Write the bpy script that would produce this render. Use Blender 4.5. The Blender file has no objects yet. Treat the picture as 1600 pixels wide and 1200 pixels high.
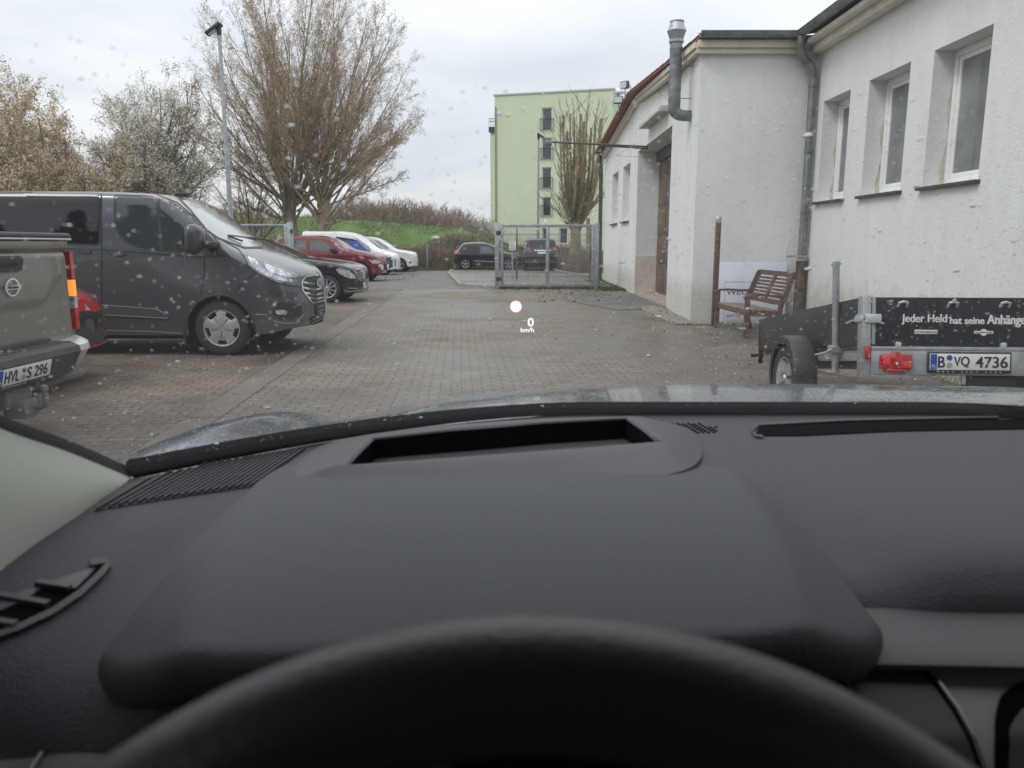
import bpy, bmesh, math, random
import numpy as np
from mathutils import Vector, Matrix, noise
from mathutils.geometry import delaunay_2d_cdt
from mathutils.bvhtree import BVHTree

scene = bpy.context.scene
COL = scene.collection
R = math.radians

# ------------------------------------------------------------------ camera
EYE = Vector((0.0, 0.0, 1.35))
FPX = 1204.0                      # focal length in pixels of a 1600 px wide picture
PITCH = math.atan(217 / FPX)
cam_d = bpy.data.cameras.new("camera")
cam = bpy.data.objects.new("camera", cam_d)
COL.objects.link(cam)
cam_d.sensor_width = 36.0
cam_d.lens = FPX / 1600 * 36.0
cam_d.clip_start = 0.02
cam_d.clip_end = 2000
cam.location = EYE
cam.rotation_euler = (R(90) - PITCH, 0, 0)
cam_d.dof.use_dof = True
cam_d.dof.focus_distance = 11.0
cam_d.dof.aperture_fstop = 9.5
scene.camera = cam

# ------------------------------------------------------------------ sky and sun
SUN_EL, SUN_AZ = 48.0, 235.0      # soft light from behind left, through cloud
w = bpy.data.worlds.new("World")
scene.world = w
w.use_nodes = True
nt = w.node_tree
for n in list(nt.nodes):
    nt.nodes.remove(n)
def wn(t, **k):
    n = nt.nodes.new(t)
    for a, b in k.items():
        setattr(n, a, b)
    return n
out = wn('ShaderNodeOutputWorld')
bg1 = wn('ShaderNodeBackground'); bg2 = wn('ShaderNodeBackground')
add = wn('ShaderNodeAddShader')
sky = wn('ShaderNodeTexSky', sky_type='NISHITA', sun_disc=False)
sky.sun_elevation = R(SUN_EL); sky.sun_rotation = R(SUN_AZ)
bg1.inputs['Strength'].default_value = 0.012
nt.links.new(sky.outputs[0], bg1.inputs['Color'])
geo = wn('ShaderNodeTexCoord')
sep = wn('ShaderNodeSeparateXYZ')
nt.links.new(geo.outputs['Generated'], sep.inputs[0])
zz = wn('ShaderNodeMath', operation='MAXIMUM'); zz.inputs[1].default_value = 0.0
nt.links.new(sep.outputs['Z'], zz.inputs[0])
za = wn('ShaderNodeMath', operation='ADD'); za.inputs[1].default_value = 0.22
nt.links.new(zz.outputs[0], za.inputs[0])
dv = wn('ShaderNodeVectorMath', operation='DIVIDE')
cmb = wn('ShaderNodeCombineXYZ')
for i in range(3):
    nt.links.new(za.outputs[0], cmb.inputs[i])
nt.links.new(geo.outputs['Generated'], dv.inputs[0]); nt.links.new(cmb.outputs[0], dv.inputs[1])
nz = wn('ShaderNodeTexNoise'); nz.inputs['Scale'].default_value = 0.95
nz.inputs['Detail'].default_value = 6; nz.inputs['Roughness'].default_value = 0.52
nz.inputs['Distortion'].default_value = 0.3
nt.links.new(dv.outputs[0], nz.inputs['Vector'])
rmp = wn('ShaderNodeValToRGB')
rmp.color_ramp.elements[0].position = 0.36; rmp.color_ramp.elements[0].color = (0.70, 0.73, 0.79, 1)
rmp.color_ramp.elements[1].position = 0.62; rmp.color_ramp.elements[1].color = (0.95, 0.955, 0.98, 1)
nt.links.new(nz.outputs['Fac'], rmp.inputs[0])
nt.links.new(rmp.outputs[0], bg2.inputs['Color'])
st = wn('ShaderNodeMath', operation='MULTIPLY_ADD')       # an overcast sky is brighter overhead
st.inputs[1].default_value = 0.85; st.inputs[2].default_value = 0.66
nt.links.new(zz.outputs[0], st.inputs[0])
nt.links.new(st.outputs[0], bg2.inputs['Strength'])
nt.links.new(bg1.outputs[0], add.inputs[0]); nt.links.new(bg2.outputs[0], add.inputs[1])
nt.links.new(add.outputs[0], out.inputs['Surface'])

sun_d = bpy.data.lights.new("sun", 'SUN')
sun_d.energy = 1.0; sun_d.angle = R(20); sun_d.color = (1.0, 0.965, 0.92)
sun = bpy.data.objects.new("sun", sun_d)
COL.objects.link(sun)
a = R(SUN_AZ)
sdir = Vector((math.sin(a) * math.cos(R(SUN_EL)), math.cos(a) * math.cos(R(SUN_EL)), math.sin(R(SUN_EL))))
sun.rotation_euler = (-sdir).to_track_quat('-Z', 'Y').to_euler()

scene.view_settings.view_transform = 'Standard'
scene.view_settings.look = 'None'
scene.view_settings.exposure = 0.40
scene.view_settings.gamma = 1.0
scene.render.engine = 'CYCLES'
cy = scene.cycles
cy.use_denoising = True
cy.max_bounces = 10; cy.diffuse_bounces = 4; cy.glossy_bounces = 3
cy.transmission_bounces = 6; cy.transparent_max_bounces = 12
cy.sample_clamp_indirect = 6.0

# ------------------------------------------------------------------ sight lines
# (pixel of the 1600x1200 photograph -> direction; used to measure where things stand)
CP, SP = math.cos(PITCH), math.sin(PITCH)
def ray(px, py):
    v = (600 - py) / FPX
    return Vector(((px - 800) / FPX, CP + v * SP, -SP + v * CP))
def aty(px, py, Y):
    d = ray(px, py); return EYE + d * (Y / d.y)
def atx(px, py, X):
    d = ray(px, py); return EYE + d * (X / d.x)
def atz(px, py, Z=0.0):
    d = ray(px, py); return EYE + d * ((Z - EYE.z) / d.z)
# ------------------------------------------------------------------ materials
MATS = {}
def mat(name, col, rough=0.6, metal=0.0, var=0.0, vscale=6.0, bump=0.0, bscale=30.0, spec=0.5, coat=0.0,
        col2=None, trans=0.0, alpha=1.0, emit=None, estr=1.0, detail=5.0, bdetail=4.0, world=False):
    if name in MATS:
        return MATS[name]
    m = bpy.data.materials.new(name); m.use_nodes = True
    t = m.node_tree; b = t.nodes['Principled BSDF']
    b.inputs['Base Color'].default_value = (*col, 1)
    b.inputs['Roughness'].default_value = rough
    b.inputs['Metallic'].default_value = metal
    b.inputs['Specular IOR Level'].default_value = spec
    b.inputs['Coat Weight'].default_value = coat
    b.inputs['Coat Roughness'].default_value = 0.06
    if trans:
        b.inputs['Transmission Weight'].default_value = trans
        b.inputs['IOR'].default_value = 1.33
    if emit:
        b.inputs['Emission Color'].default_value = (*emit, 1)
        b.inputs['Emission Strength'].default_value = estr
    if var or col2 or bump:
        tc = t.nodes.new('ShaderNodeNewGeometry') if world else t.nodes.new('ShaderNodeTexCoord')
        src = tc.outputs['Position'] if world else tc.outputs['Object']
    if var or col2:
        n = t.nodes.new('ShaderNodeTexNoise'); n.inputs['Scale'].default_value = vscale
        n.inputs['Detail'].default_value = detail; n.inputs['Roughness'].default_value = 0.6
        t.links.new(src, n.inputs['Vector'])
        r = t.nodes.new('ShaderNodeValToRGB')
        c2 = col2 if col2 else tuple(min(1, c * (1 + var)) for c in col)
        c1 = col if col2 else tuple(c * (1 - var) for c in col)
        r.color_ramp.elements[0].position = 0.35; r.color_ramp.elements[0].color = (*c1, 1)
        r.color_ramp.elements[1].position = 0.65; r.color_ramp.elements[1].color = (*c2, 1)
        t.links.new(n.outputs['Fac'], r.inputs[0]); t.links.new(r.outputs[0], b.inputs['Base Color'])
    if bump:
        n2 = t.nodes.new('ShaderNodeTexNoise'); n2.inputs['Scale'].default_value = bscale
        n2.inputs['Detail'].default_value = bdetail
        t.links.new(src, n2.inputs['Vector'])
        bp = t.nodes.new('ShaderNodeBump'); bp.inputs['Strength'].default_value = bump
        bp.inputs['Distance'].default_value = 0.01
        t.links.new(n2.outputs['Fac'], bp.inputs['Height']); t.links.new(bp.outputs[0], b.inputs['Normal'])
    MATS[name] = m
    return m

# ------------------------------------------------------------------ mesh builder
class MB:
    def __init__(s): s.v = []; s.f = []
    def add(s, vs, fs):
        o = len(s.v); s.v += [tuple(p) for p in vs]; s.f += [tuple(i + o for i in f) for f in fs]
        return s
    def poly(s, pts): return s.add(pts, [tuple(range(len(pts)))])
    def box(s, a, b, M=None):
        x0, y0, z0 = a; x1, y1, z1 = b
        vs = [Vector(p) for p in ((x0,y0,z0),(x1,y0,z0),(x1,y1,z0),(x0,y1,z0),(x0,y0,z1),(x1,y0,z1),(x1,y1,z1),(x0,y1,z1))]
        if M: vs = [M @ p for p in vs]
        return s.add(vs, [(0,3,2,1),(4,5,6,7),(0,1,5,4),(1,2,6,5),(2,3,7,6),(3,0,4,7)])
    def bbox(s, a, b, r=0.01, M=None):
        """box with its edges cut at 45 degrees"""
        bm = bmesh.new(); bmesh.ops.create_cube(bm, size=1)
        ca = Vector(a); cb = Vector(b); c = (ca + cb) / 2; d = cb - ca
        for v in bm.verts: v.co = Vector((c[i] + v.co[i] * abs(d[i]) for i in range(3)))
        bmesh.ops.bevel(bm, geom=bm.edges[:], offset=min(r, min(abs(x) for x in d) * 0.45), segments=2, affect='EDGES', profile=0.5)
        bm.verts.index_update()
        vs = [(M @ v.co) if M else v.co.copy() for v in bm.verts]
        s.add(vs, [tuple(v.index for v in f.verts) for f in bm.faces]); bm.free()
        return s
    def tube(s, path, r, n=10, cap=True, flat=None):
        path = [Vector(p) for p in path]; k = len(path)
        rs = r if isinstance(r, (list, tuple)) else [r] * k
        T = []
        for i in range(k):
            a = path[max(0, i - 1)]; b = path[min(k - 1, i + 1)]; T.append((b - a).normalized())
        up = Vector((0, 0, 1)) if abs(T[0].z) < 0.9 else Vector((1, 0, 0))
        N = (up - T[0] * up.dot(T[0])).normalized(); vs = []
        for i in range(k):
            N = (N - T[i] * N.dot(T[i])).normalized(); B = T[i].cross(N)
            for j in range(n):
                t = 2 * math.pi * j / n
                vs.append(path[i] + N * (math.cos(t) * rs[i]) + B * (math.sin(t) * rs[i] * (flat or 1)))
        fs = [(i * n + j, i * n + (j + 1) % n, (i + 1) * n + (j + 1) % n, (i + 1) * n + j) for i in range(k - 1) for j in range(n)]
        if cap: fs += [tuple(range(n))[::-1], tuple((k - 1) * n + j for j in range(n))]
        return s.add(vs, fs)
    def bar(s, a, b, w, h):
        a = Vector(a); b = Vector(b); t = (b - a).normalized()
        up = Vector((0, 0, 1)) if abs(t.z) < 0.95 else Vector((0, 1, 0))
        sd = t.cross(up).normalized() * (w / 2); u = sd.cross(t).normalized() * (h / 2)
        vs = [a - sd - u, a + sd - u, a + sd + u, a - sd + u, b - sd - u, b + sd - u, b + sd + u, b - sd + u]
        return s.add(vs, [(0,1,2,3),(7,6,5,4),(0,4,5,1),(1,5,6,2),(2,6,7,3),(3,7,4,0)])
    def lathe(s, prof, M, n=32):
        """profile of (radius, height) turned round the local z axis of M"""
        vs = []; k = len(prof)
        for r_, z_ in prof:
            for j in range(n):
                t = 2 * math.pi * j / n; vs.append(M @ Vector((r_ * math.cos(t), r_ * math.sin(t), z_)))
        return s.add(vs, [(i * n + j, i * n + (j + 1) % n, (i + 1) * n + (j + 1) % n, (i + 1) * n + j) for i in range(k - 1) for j in range(n)])
    def prism(s, poly, d0, d1, M=None):
        n = len(poly); vs = [Vector((x, y, d0)) for x, y in poly] + [Vector((x, y, d1)) for x, y in poly]
        if M: vs = [M @ p for p in vs]
        return s.add(vs, [tuple(range(n))[::-1], tuple(range(n, 2 * n))] + [(i, (i + 1) % n, n + (i + 1) % n, n + i) for i in range(n)])
    def loft(s, rings, closed=True, cap0=False, cap1=False):
        n = len(rings[0]); vs = [p for r_ in rings for p in r_]
        m = n if closed else n - 1
        fs = [(i * n + j, i * n + (j + 1) % n, (i + 1) * n + (j + 1) % n, (i + 1) * n + j) for i in range(len(rings) - 1) for j in range(m)]
        if cap0: fs.append(tuple(range(n))[::-1])
        if cap1: fs.append(tuple((len(rings) - 1) * n + j for j in range(n)))
        return s.add(vs, fs)
    def bvh(s): return BVHTree.FromPolygons([Vector(v) for v in s.v], s.f)
    def build(s, name, m, parent=None, smooth=35, world=True, fixn=True, weld=False):
        me = bpy.data.meshes.new(name)
        inv = ROOTM.get(parent.name) if parent else None
        vs = s.v
        if inv is not None and world: 
            iv = inv.inverted(); vs = [iv @ Vector(v) for v in s.v]
        me.from_pydata([tuple(v) for v in vs], [], s.f)
        ms = m if isinstance(m, (list, tuple)) else [m]
        for q in ms: me.materials.append(q)
        bm = bmesh.new(); bm.from_mesh(me)
        if weld: bmesh.ops.remove_doubles(bm, verts=bm.verts, dist=1e-4)
        if fixn: bmesh.ops.recalc_face_normals(bm, faces=bm.faces)
        if smooth:
            lim = R(smooth)
            for f in bm.faces: f.smooth = True
            for e in bm.edges:
                if len(e.link_faces) == 2: e.smooth = e.calc_face_angle(0) < lim
        bm.to_mesh(me); bm.free()
        o = bpy.data.objects.new(name, me); COL.objects.link(o)
        if parent:
            o.parent = parent
            if parent.name in ROOTM: ROOTM[o.name] = ROOTM[parent.name]
        return o

ROOTM = {}
def tag(o, label=None, cat=None, group=None, kind=None):
    if label: o['label'] = label
    if cat: o['category'] = cat
    if group: o['group'] = group
    if kind: o['kind'] = kind
    return o
def root(name, loc, rz=0.0, label=None, cat=None, group=None, rx=0.0):
    o = bpy.data.objects.new(name, None); COL.objects.link(o)
    o.location = loc; o.rotation_euler = (rx, 0, rz); o.empty_display_size = 0.2
    ROOTM[o.name] = Matrix.Translation(Vector(loc)) @ Matrix.Rotation(rz, 4, 'Z') @ Matrix.Rotation(rx, 4, 'X')
    return tag(o, label, cat, group)
def copy_tree(o, parent=None):
    c = o.copy(); COL.objects.link(c)
    if parent: c.parent = parent
    for ch in list(KIDS(o)): copy_tree(ch, c)
    return c
def KIDS(o): return [x for x in bpy.data.objects if x.parent == o and not x.name.startswith('#')]

def fast_mesh(name, V, F, m, parent=None, smooth=False):
    """V (n,3) array, F (m,k) array of equal-sided faces"""
    me = bpy.data.meshes.new(name); V = np.asarray(V, dtype=np.float32); F = np.asarray(F, dtype=np.int32)
    if parent and parent.name in ROOTM:
        iv = np.array(ROOTM[parent.name].inverted()); V = (V @ iv[:3, :3].T + iv[:3, 3]).astype(np.float32)
    k = F.shape[1]
    me.vertices.add(len(V)); me.vertices.foreach_set('co', V.ravel())
    me.loops.add(F.size); me.loops.foreach_set('vertex_index', F.ravel())
    me.polygons.add(len(F)); me.polygons.foreach_set('loop_start', np.arange(0, F.size, k, dtype=np.int32))
    me.polygons.foreach_set('loop_total', np.full(len(F), k, dtype=np.int32))
    if smooth: me.polygons.foreach_set('use_smooth', np.ones(len(F), dtype=bool))
    me.materials.append(m); me.update(calc_edges=True); me.validate()
    o = bpy.data.objects.new(name, me); COL.objects.link(o)
    if parent: o.parent = parent
    return o

def catmull(pts, n):
    """n points evenly spread along a smooth curve through pts"""
    P = [Vector(p) for p in pts]; P = [P[0] * 2 - P[1]] + P + [P[-1] * 2 - P[-2]]
    o = []
    k = len(pts) - 1
    for i in range(n):
        t = i / (n - 1) * k; j = min(int(t), k - 1); t -= j
        a, b, c, d = P[j:j + 4]
        o.append(0.5 * ((2 * b) + (c - a) * t + (2 * a - 5 * b + 4 * c - d) * t * t + (3 * b - a - 3 * c + d) * t ** 3))
    return o
def lerp_tab(tab, x):
    if x <= tab[0][0]: return tab[0][1]
    for (a, va), (b, vb) in zip(tab, tab[1:]):
        if x <= b: return va + (vb - va) * (x - a) / (b - a)
    return tab[-1][1]
def smooth_tab(tab, x):
    """monotone-ish smooth interpolation"""
    if x <= tab[0][0]: return tab[0][1]
    for i in range(len(tab) - 1):
        a, va = tab[i]; b, vb = tab[i + 1]
        if x <= b:
            m0 = (vb - tab[i - 1][1]) / (b - tab[i - 1][0]) if i > 0 else (vb - va) / (b - a)
            m1 = (tab[i + 2][1] - va) / (tab[i + 2][0] - a) if i + 2 < len(tab) else (vb - va) / (b - a)
            h = b - a; t = (x - a) / h
            return (2*t**3 - 3*t*t + 1) * va + (t**3 - 2*t*t + t) * h * m0 + (3*t*t - 2*t**3) * vb + (t**3 - t*t) * h * m1
    return tab[-1][1]
def sstep(a, b, x):
    t = max(0, min(1, (x - a) / (b - a))); return t * t * (3 - 2 * t)

def inside(p, poly):
    x, y = p; c = False; n = len(poly)
    for i in range(n):
        x1, y1 = poly[i]; x2, y2 = poly[(i + 1) % n]
        if (y1 > y) != (y2 > y) and x < (x2 - x1) * (y - y1) / (y2 - y1) + x1: c = not c
    return c
def rounded(poly, r, n=4):
    o = []; k = len(poly)
    for i in range(k):
        p = Vector(poly[i]); a = Vector(poly[i - 1]); b = Vector(poly[(i + 1) % k])
        ra = min(r, (a - p).length * 0.45); rb = min(r, (b - p).length * 0.45)
        s = p + (a - p).normalized() * ra; e = p + (b - p).normalized() * rb
        for j in range(n + 1):
            t = j / n; o.append(tuple(s * (1 - t) ** 2 + p * 2 * t * (1 - t) + e * t * t))
    return o
def grid_poly(poly, step):
    """2D polygon filled with a fine triangle grid"""
    bd = []
    for i in range(len(poly)):
        a = Vector(poly[i]); b = Vector(poly[(i + 1) % len(poly)])
        k = max(1, int((b - a).length / step))
        bd += [a.lerp(b, j / k) for j in range(k)]
    nb = len(bd)
    xs = [p.x for p in bd]; ys = [p.y for p in bd]; pts = list(bd)
    x = min(xs) + step * 0.5
    while x < max(xs):
        y = min(ys) + step * 0.5
        while y < max(ys):
            if inside((x, y), [tuple(q) for q in bd]):
                if min((q - Vector((x, y))).length_squared for q in bd) > (step * 0.4) ** 2: pts.append(Vector((x, y)))
            y += step
        x += step
    v, e, f, *_ = delaunay_2d_cdt(pts, [(i, (i + 1) % nb) for i in range(nb)], [], 1, 1e-6)
    bl = [tuple(q) for q in bd]; ff = []
    for t in f:
        c = sum((Vector(v[i]) for i in t), Vector((0, 0))) / len(t)
        if inside(tuple(c), bl): ff.append(t)
    return [tuple(p) for p in v], ff
def pline(pts, wd):
    """polyline -> polygon of width wd"""
    L, Rr = [], []
    P = [Vector(p) for p in pts]
    for i, p in enumerate(P):
        t = (P[min(i + 1, len(P) - 1)] - P[max(i - 1, 0)]).normalized(); n = Vector((-t.y, t.x)) * (wd / 2)
        L.append(tuple(p + n)); Rr.append(tuple(p - n))
    return L + Rr[::-1]
def sight(poly, bvh, off=0.004, step=6.0, mb=None, thick=0.0):
    """trim piece laid on a body: its outline is measured along the sight lines and it follows the body's surface"""
    v, f = grid_poly(poly, step); pos = []; 
    for x, y in v:
        d = ray(x, y).normalized()
        loc, n, i, dist = bvh.ray_cast(EYE, d)
        if loc is None: pos.append(None); continue
        if n.dot(d) > 0: n = -n
        pos.append((loc + n * off, loc + n * (off - 0.0015 - thick)))
    mb = mb or MB(); idx = {}
    vs = []; fs = []
    for t in f:
        if any(pos[i] is None for i in t): continue
        ds = [(pos[i][0] - EYE).length for i in t]
        if max(ds) - min(ds) > 0.5: continue
        for i in t:
            if i not in idx: idx[i] = len(vs); vs.append(pos[i][0])
        fs.append(tuple(idx[i] for i in t))
    # rim, so that the piece has an edge of its own
    from collections import Counter
    ec = {}
    for t in fs:
        for a, b in zip(t, t[1:] + t[:1]):
            ec.setdefault((min(a, b), max(a, b)), []).append((a, b))
    inv = {v_: k for k, v_ in idx.items()}; low = {}
    for k, es in ec.items():
        if len(es) == 1:
            a, b = es[0]
            for q in (a, b):
                if q not in low: low[q] = len(vs); vs.append(pos[inv[q]][1])
            fs.append((b, a, low[a], low[b]))
    mb.add(vs, fs)
    return mb

def text_mesh(name, s, M, h, m, parent=None, width=None, bold=0.0, extrude=0.001, align='CENTER', fat=0.0):
    """lettering of cap height h; M puts text x right, y up, z out of the surface"""
    cu = bpy.data.curves.new(name, 'FONT'); cu.body = s; cu.align_x = align; cu.align_y = 'CENTER'
    cu.extrude = 0.01; cu.offset = bold; cu.size = 1.0
    o = bpy.data.objects.new('#t', cu); COL.objects.link(o)
    dg = bpy.context.evaluated_depsgraph_get(); dg.update()
    me = bpy.data.meshes.new_from_object(o.evaluated_get(dg))
    COL.objects.unlink(o); bpy.data.objects.remove(o)
    me.name = name
    xs = [v.co.x for v in me.vertices]; ys = [v.co.y for v in me.vertices]
    sy = h / (max(ys) - min(ys)); sx = (width / (max(xs) - min(xs))) if width else sy
    cx = (max(xs) + min(xs)) / 2 if align == 'CENTER' else min(xs); cyy = (max(ys) + min(ys)) / 2
    iv = ROOTM[parent.name].inverted() if parent and parent.name in ROOTM else Matrix()
    for v in me.vertices:
        v.co = iv @ (M @ Vector(((v.co.x - cx) * sx, (v.co.y - cyy) * sy, (v.co.z / 0.01) * extrude)))
    if fat:                                          # heavier strokes: the letters doubled a hair apart
        bm = bmesh.new(); bm.from_mesh(me); ax = (iv.to_3x3() @ M.to_3x3()) ; dx = ax @ Vector((fat, 0, 0)); dz_ = ax @ Vector((0, 0, .00025)); base = bm.verts[:] + bm.edges[:] + bm.faces[:]
        for k, sg in enumerate((-1, 1)):
            r_ = bmesh.ops.duplicate(bm, geom=base); 
            for e in r_['geom']:
                if isinstance(e, bmesh.types.BMVert): e.co += dx * sg + dz_ * (k + 1)
        bm.to_mesh(me); bm.free()
    me.materials.clear(); me.materials.append(m)
    ob = bpy.data.objects.new(name, me); COL.objects.link(ob)
    if parent: ob.parent = parent
    return ob
def frame(o, x, z):
    """matrix with origin o, x axis along x, z axis (out of the face) along z"""
    x = Vector(x).normalized(); z = Vector(z).normalized(); z = (z - x * z.dot(x)).normalized(); y = z.cross(x)
    return Matrix((( x.x, y.x, z.x, o[0]), (x.y, y.y, z.y, o[1]), (x.z, y.z, z.z, o[2]), (0, 0, 0, 1)))
# ------------------------------------------------------------------ ground, paving, kerbs
YAW = R(3.8)      # the yard runs 3.8 degrees to the left of the car's nose
def struct(name, mb, m, smooth=0, **k):
    o = mb.build(name, m, smooth=smooth, **k); o['kind'] = 'structure'; return o

def paver_mat(name, c1, c2, cm, stain, bw=0.2, bh=0.108):
    m = bpy.data.materials.new(name); m.use_nodes = True; t = m.node_tree; b = t.nodes['Principled BSDF']
    g = t.nodes.new('ShaderNodeNewGeometry'); mp = t.nodes.new('ShaderNodeMapping'); mp.inputs['Rotation'].default_value = (0, 0, -YAW)
    t.links.new(g.outputs['Position'], mp.inputs['Vector'])
    wob = t.nodes.new('ShaderNodeTexNoise'); wob.inputs['Scale'].default_value = 9
    t.links.new(mp.outputs[0], wob.inputs['Vector'])
    mx = t.nodes.new('ShaderNodeMix'); mx.data_type = 'RGBA'; mx.blend_type = 'LINEAR_LIGHT'; mx.inputs[0].default_value = 0.018
    t.links.new(mp.outputs[0], mx.inputs[6]); t.links.new(wob.outputs['Color'], mx.inputs[7])
    br = t.nodes.new('ShaderNodeTexBrick')
    br.inputs['Scale'].default_value = 1.0; br.inputs['Brick Width'].default_value = bw; br.inputs['Row Height'].default_value = bh
    br.inputs['Mortar Size'].default_value = 0.008; br.inputs['Mortar Smooth'].default_value = 0.35
    br.inputs['Color1'].default_value = (*c1, 1); br.inputs['Color2'].default_value = (*c2, 1); br.inputs['Mortar'].default_value = (*cm, 1)
    t.links.new(mx.outputs[2], br.inputs['Vector'])
    def ns(scale, lo, hi, c_lo, c_hi, detail=6):
        n = t.nodes.new('ShaderNodeTexNoise'); n.inputs['Scale'].default_value = scale; n.inputs['Detail'].default_value = detail
        n.inputs['Roughness'].default_value = 0.62
        t.links.new(g.outputs['Position'], n.inputs['Vector'])
        r = t.nodes.new('ShaderNodeValToRGB'); r.color_ramp.elements[0].position = lo; r.color_ramp.elements[1].position = hi
        r.color_ramp.elements[0].color = (*c_lo, 1); r.color_ramp.elements[1].color = (*c_hi, 1)
        t.links.new(n.outputs['Fac'], r.inputs[0]); return r
    def mul(a_, b_, f):
        q = t.nodes.new('ShaderNodeMix'); q.data_type = 'RGBA'; q.blend_type = 'MULTIPLY'; q.inputs[0].default_value = f
        t.links.new(a_, q.inputs[6]); t.links.new(b_, q.inputs[7]); return q.outputs[2]
    c = mul(br.outputs['Color'], ns(0.45, 0.3, 0.7, stain, (1.12, 1.1, 1.06)).outputs[0], 1.0)
    c = mul(c, ns(2.3, 0.35, 0.6, (0.76, 0.72, 0.66), (1.05, 1.05, 1.05)).outputs[0], 0.6)
    c = mul(c, ns(45, 0.3, 0.7, (0.72, 0.72, 0.72), (1.18, 1.18, 1.18), 3).outputs[0], 1.0)
    t.links.new(c, b.inputs['Base Color'])
    moss = ns(1.1, 0.56, 0.70, (1, 1, 1), (0.62, 0.66, 0.42), 9); c = mul(c, moss.outputs[0], .85)
    damp = ns(0.33, 0.46, 0.60, (0.66, 0.66, 0.67), (1, 1, 1), 8); c = mul(c, damp.outputs[0], .8)
    t.links.new(c, b.inputs['Base Color'])
    rg = ns(0.33, 0.46, 0.62, (0.38, 0.38, 0.38), (0.8, 0.8, 0.8), 8); t.links.new(rg.outputs[0], b.inputs['Roughness'])
    bp = t.nodes.new('ShaderNodeBump'); bp.inputs['Strength'].default_value = 0.7; bp.inputs['Distance'].default_value = 0.004
    iv = t.nodes.new('ShaderNodeMath'); iv.operation = 'SUBTRACT'; iv.inputs[0].default_value = 1.0
    t.links.new(br.outputs['Fac'], iv.inputs[1]); t.links.new(iv.outputs[0], bp.inputs['Height']); t.links.new(bp.outputs[0], b.inputs['Normal'])
    b.inputs['Specular IOR Level'].default_value = 0.4
    return m
PAVE = paver_mat('yard_pavers', (0.232, 0.206, 0.174), (0.187, 0.165, 0.138), (0.085, 0.064, 0.045), (0.80, 0.77, 0.72))
PAVE2 = paver_mat('bay_pavers', (0.198, 0.172, 0.144), (0.158, 0.136, 0.112), (0.075, 0.056, 0.04), (0.70, 0.64, 0.55))
PAVE3 = paver_mat('far_pavers', (0.25, 0.225, 0.205), (0.20, 0.18, 0.165), (0.12, 0.105, 0.09), (0.8, 0.77, 0.74))
ASPH = mat('asphalt', (0.115, 0.11, 0.103), 0.8, var=0.25, vscale=1.2, bump=0.6, bscale=120, col2=(0.165, 0.158, 0.148), world=True)
CONC = mat('drain_concrete', (0.112, 0.092, 0.075), 0.75, vscale=1.6, col2=(0.155, 0.132, 0.112), bump=0.4, bscale=60, world=True, detail=8)
KERB = mat('kerb_stone', (0.25, 0.235, 0.215), 0.8, var=0.25, vscale=8, bump=0.4, bscale=70, world=True)
SOIL = mat('dry_grass_ground', (0.085, 0.08, 0.03), 0.95, vscale=1.6, col2=(0.15, 0.125, 0.07), bump=1.0, bscale=30, world=True, detail=9)
GRASS = mat('green_grass', (0.055, 0.10, 0.018), 0.9, vscale=.9, col2=(0.10, 0.148, 0.035), bump=1.0, bscale=5, world=True, detail=10)

g = MB(); g.poly([(-900, -300, -0.02), (900, -300, -0.02), (900, 1200, -0.02), (-900, 1200, -0.02)])
struct('ground', g, SOIL)
def edge_x(y): return -2.57 - (y - 5.7) * .058      # left side of the drain strip
p = MB(); p.poly([(edge_x(-8) + .27, -8, 0), (12, -8, 0), (12, 24.08, 0), (edge_x(24.08) + .27, 24.08, 0)])
struct('paved_yard', p, PAVE)
p = MB(); p.poly([(-16, -8, 0), (edge_x(-8), -8, 0), (edge_x(24.08), 24.08, 0), (-16, 24.08, 0)])
struct('paved_parking_row', p, PAVE2)
p = MB(); y = -8.0
while y < 24.0:                                   # one metre channel stones laid end to end
    y2 = min(y + 1.0, 24.08)
    xs = [(edge_x(y) + .004, edge_x(y) + .135, edge_x(y) + .266), (edge_x(y2) + .004, edge_x(y2) + .135, edge_x(y2) + .266)]
    z = (0.002, -0.008, 0.002)
    for i in (0, 1):
        p.poly([(xs[0][i], y + .006, z[i]), (xs[0][i + 1], y + .006, z[i + 1]), (xs[1][i + 1], y2 - .006, z[i + 1]), (xs[1][i], y2 - .006, z[i])])
    y = y2
struct('drain_strip', p, CONC)
p = MB(); p.poly([(edge_x(-8), -8, -.012), (edge_x(-8) + .27, -8, -.012), (edge_x(24.08) + .27, 24.08, -.012), (edge_x(24.08), 24.08, -.012)])
struct('drain_bed', p, mat('joint_dirt', (0.05, 0.04, 0.03), 0.9))
p = MB(); p.poly([(-15, 24.08, -.004), (-.45, 24.08, -.004), (-1.6, 25.9, -.004), (-3.05, 37, -.004), (-3.3, 41.8, -.004), (-16, 41.8, -.004)])
struct('asphalt_lane', p, ASPH)
p = MB()
isl = [(-.5, 24.5), (-1.25, 25.1), (-1.75, 26.2), (-3.0, 37), (-3.2, 41.6), (7, 47), (7, 30.0), (3.3, 30), (3.3, 24.5)]
p.prism(isl, -.02, .05)
struct('raised_parking_island', p, PAVE3)
p = MB()
for (a_, b_) in zip(isl[:4], isl[1:5]): p.bar((*a_, .03), (*b_, .03), .12, .12)
p.bar((-.45, 24.42, .03), (3.2, 24.42, .03), .12, .10)
p.bar((2.2, 37.5, .08), (3.35, 29.5, .08), .12, .16); p.bar((2.2, 37.5, .08), (2.15, 44.5, .08), .12, .16)
struct('kerb', p, KERB)
p = MB(); p.poly([(5.1, -8, .003), (5.1, 13.6, .003), (4.3, 13.55, .003), (4.35, 8, .003), (4.5, -8, .003)])
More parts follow.
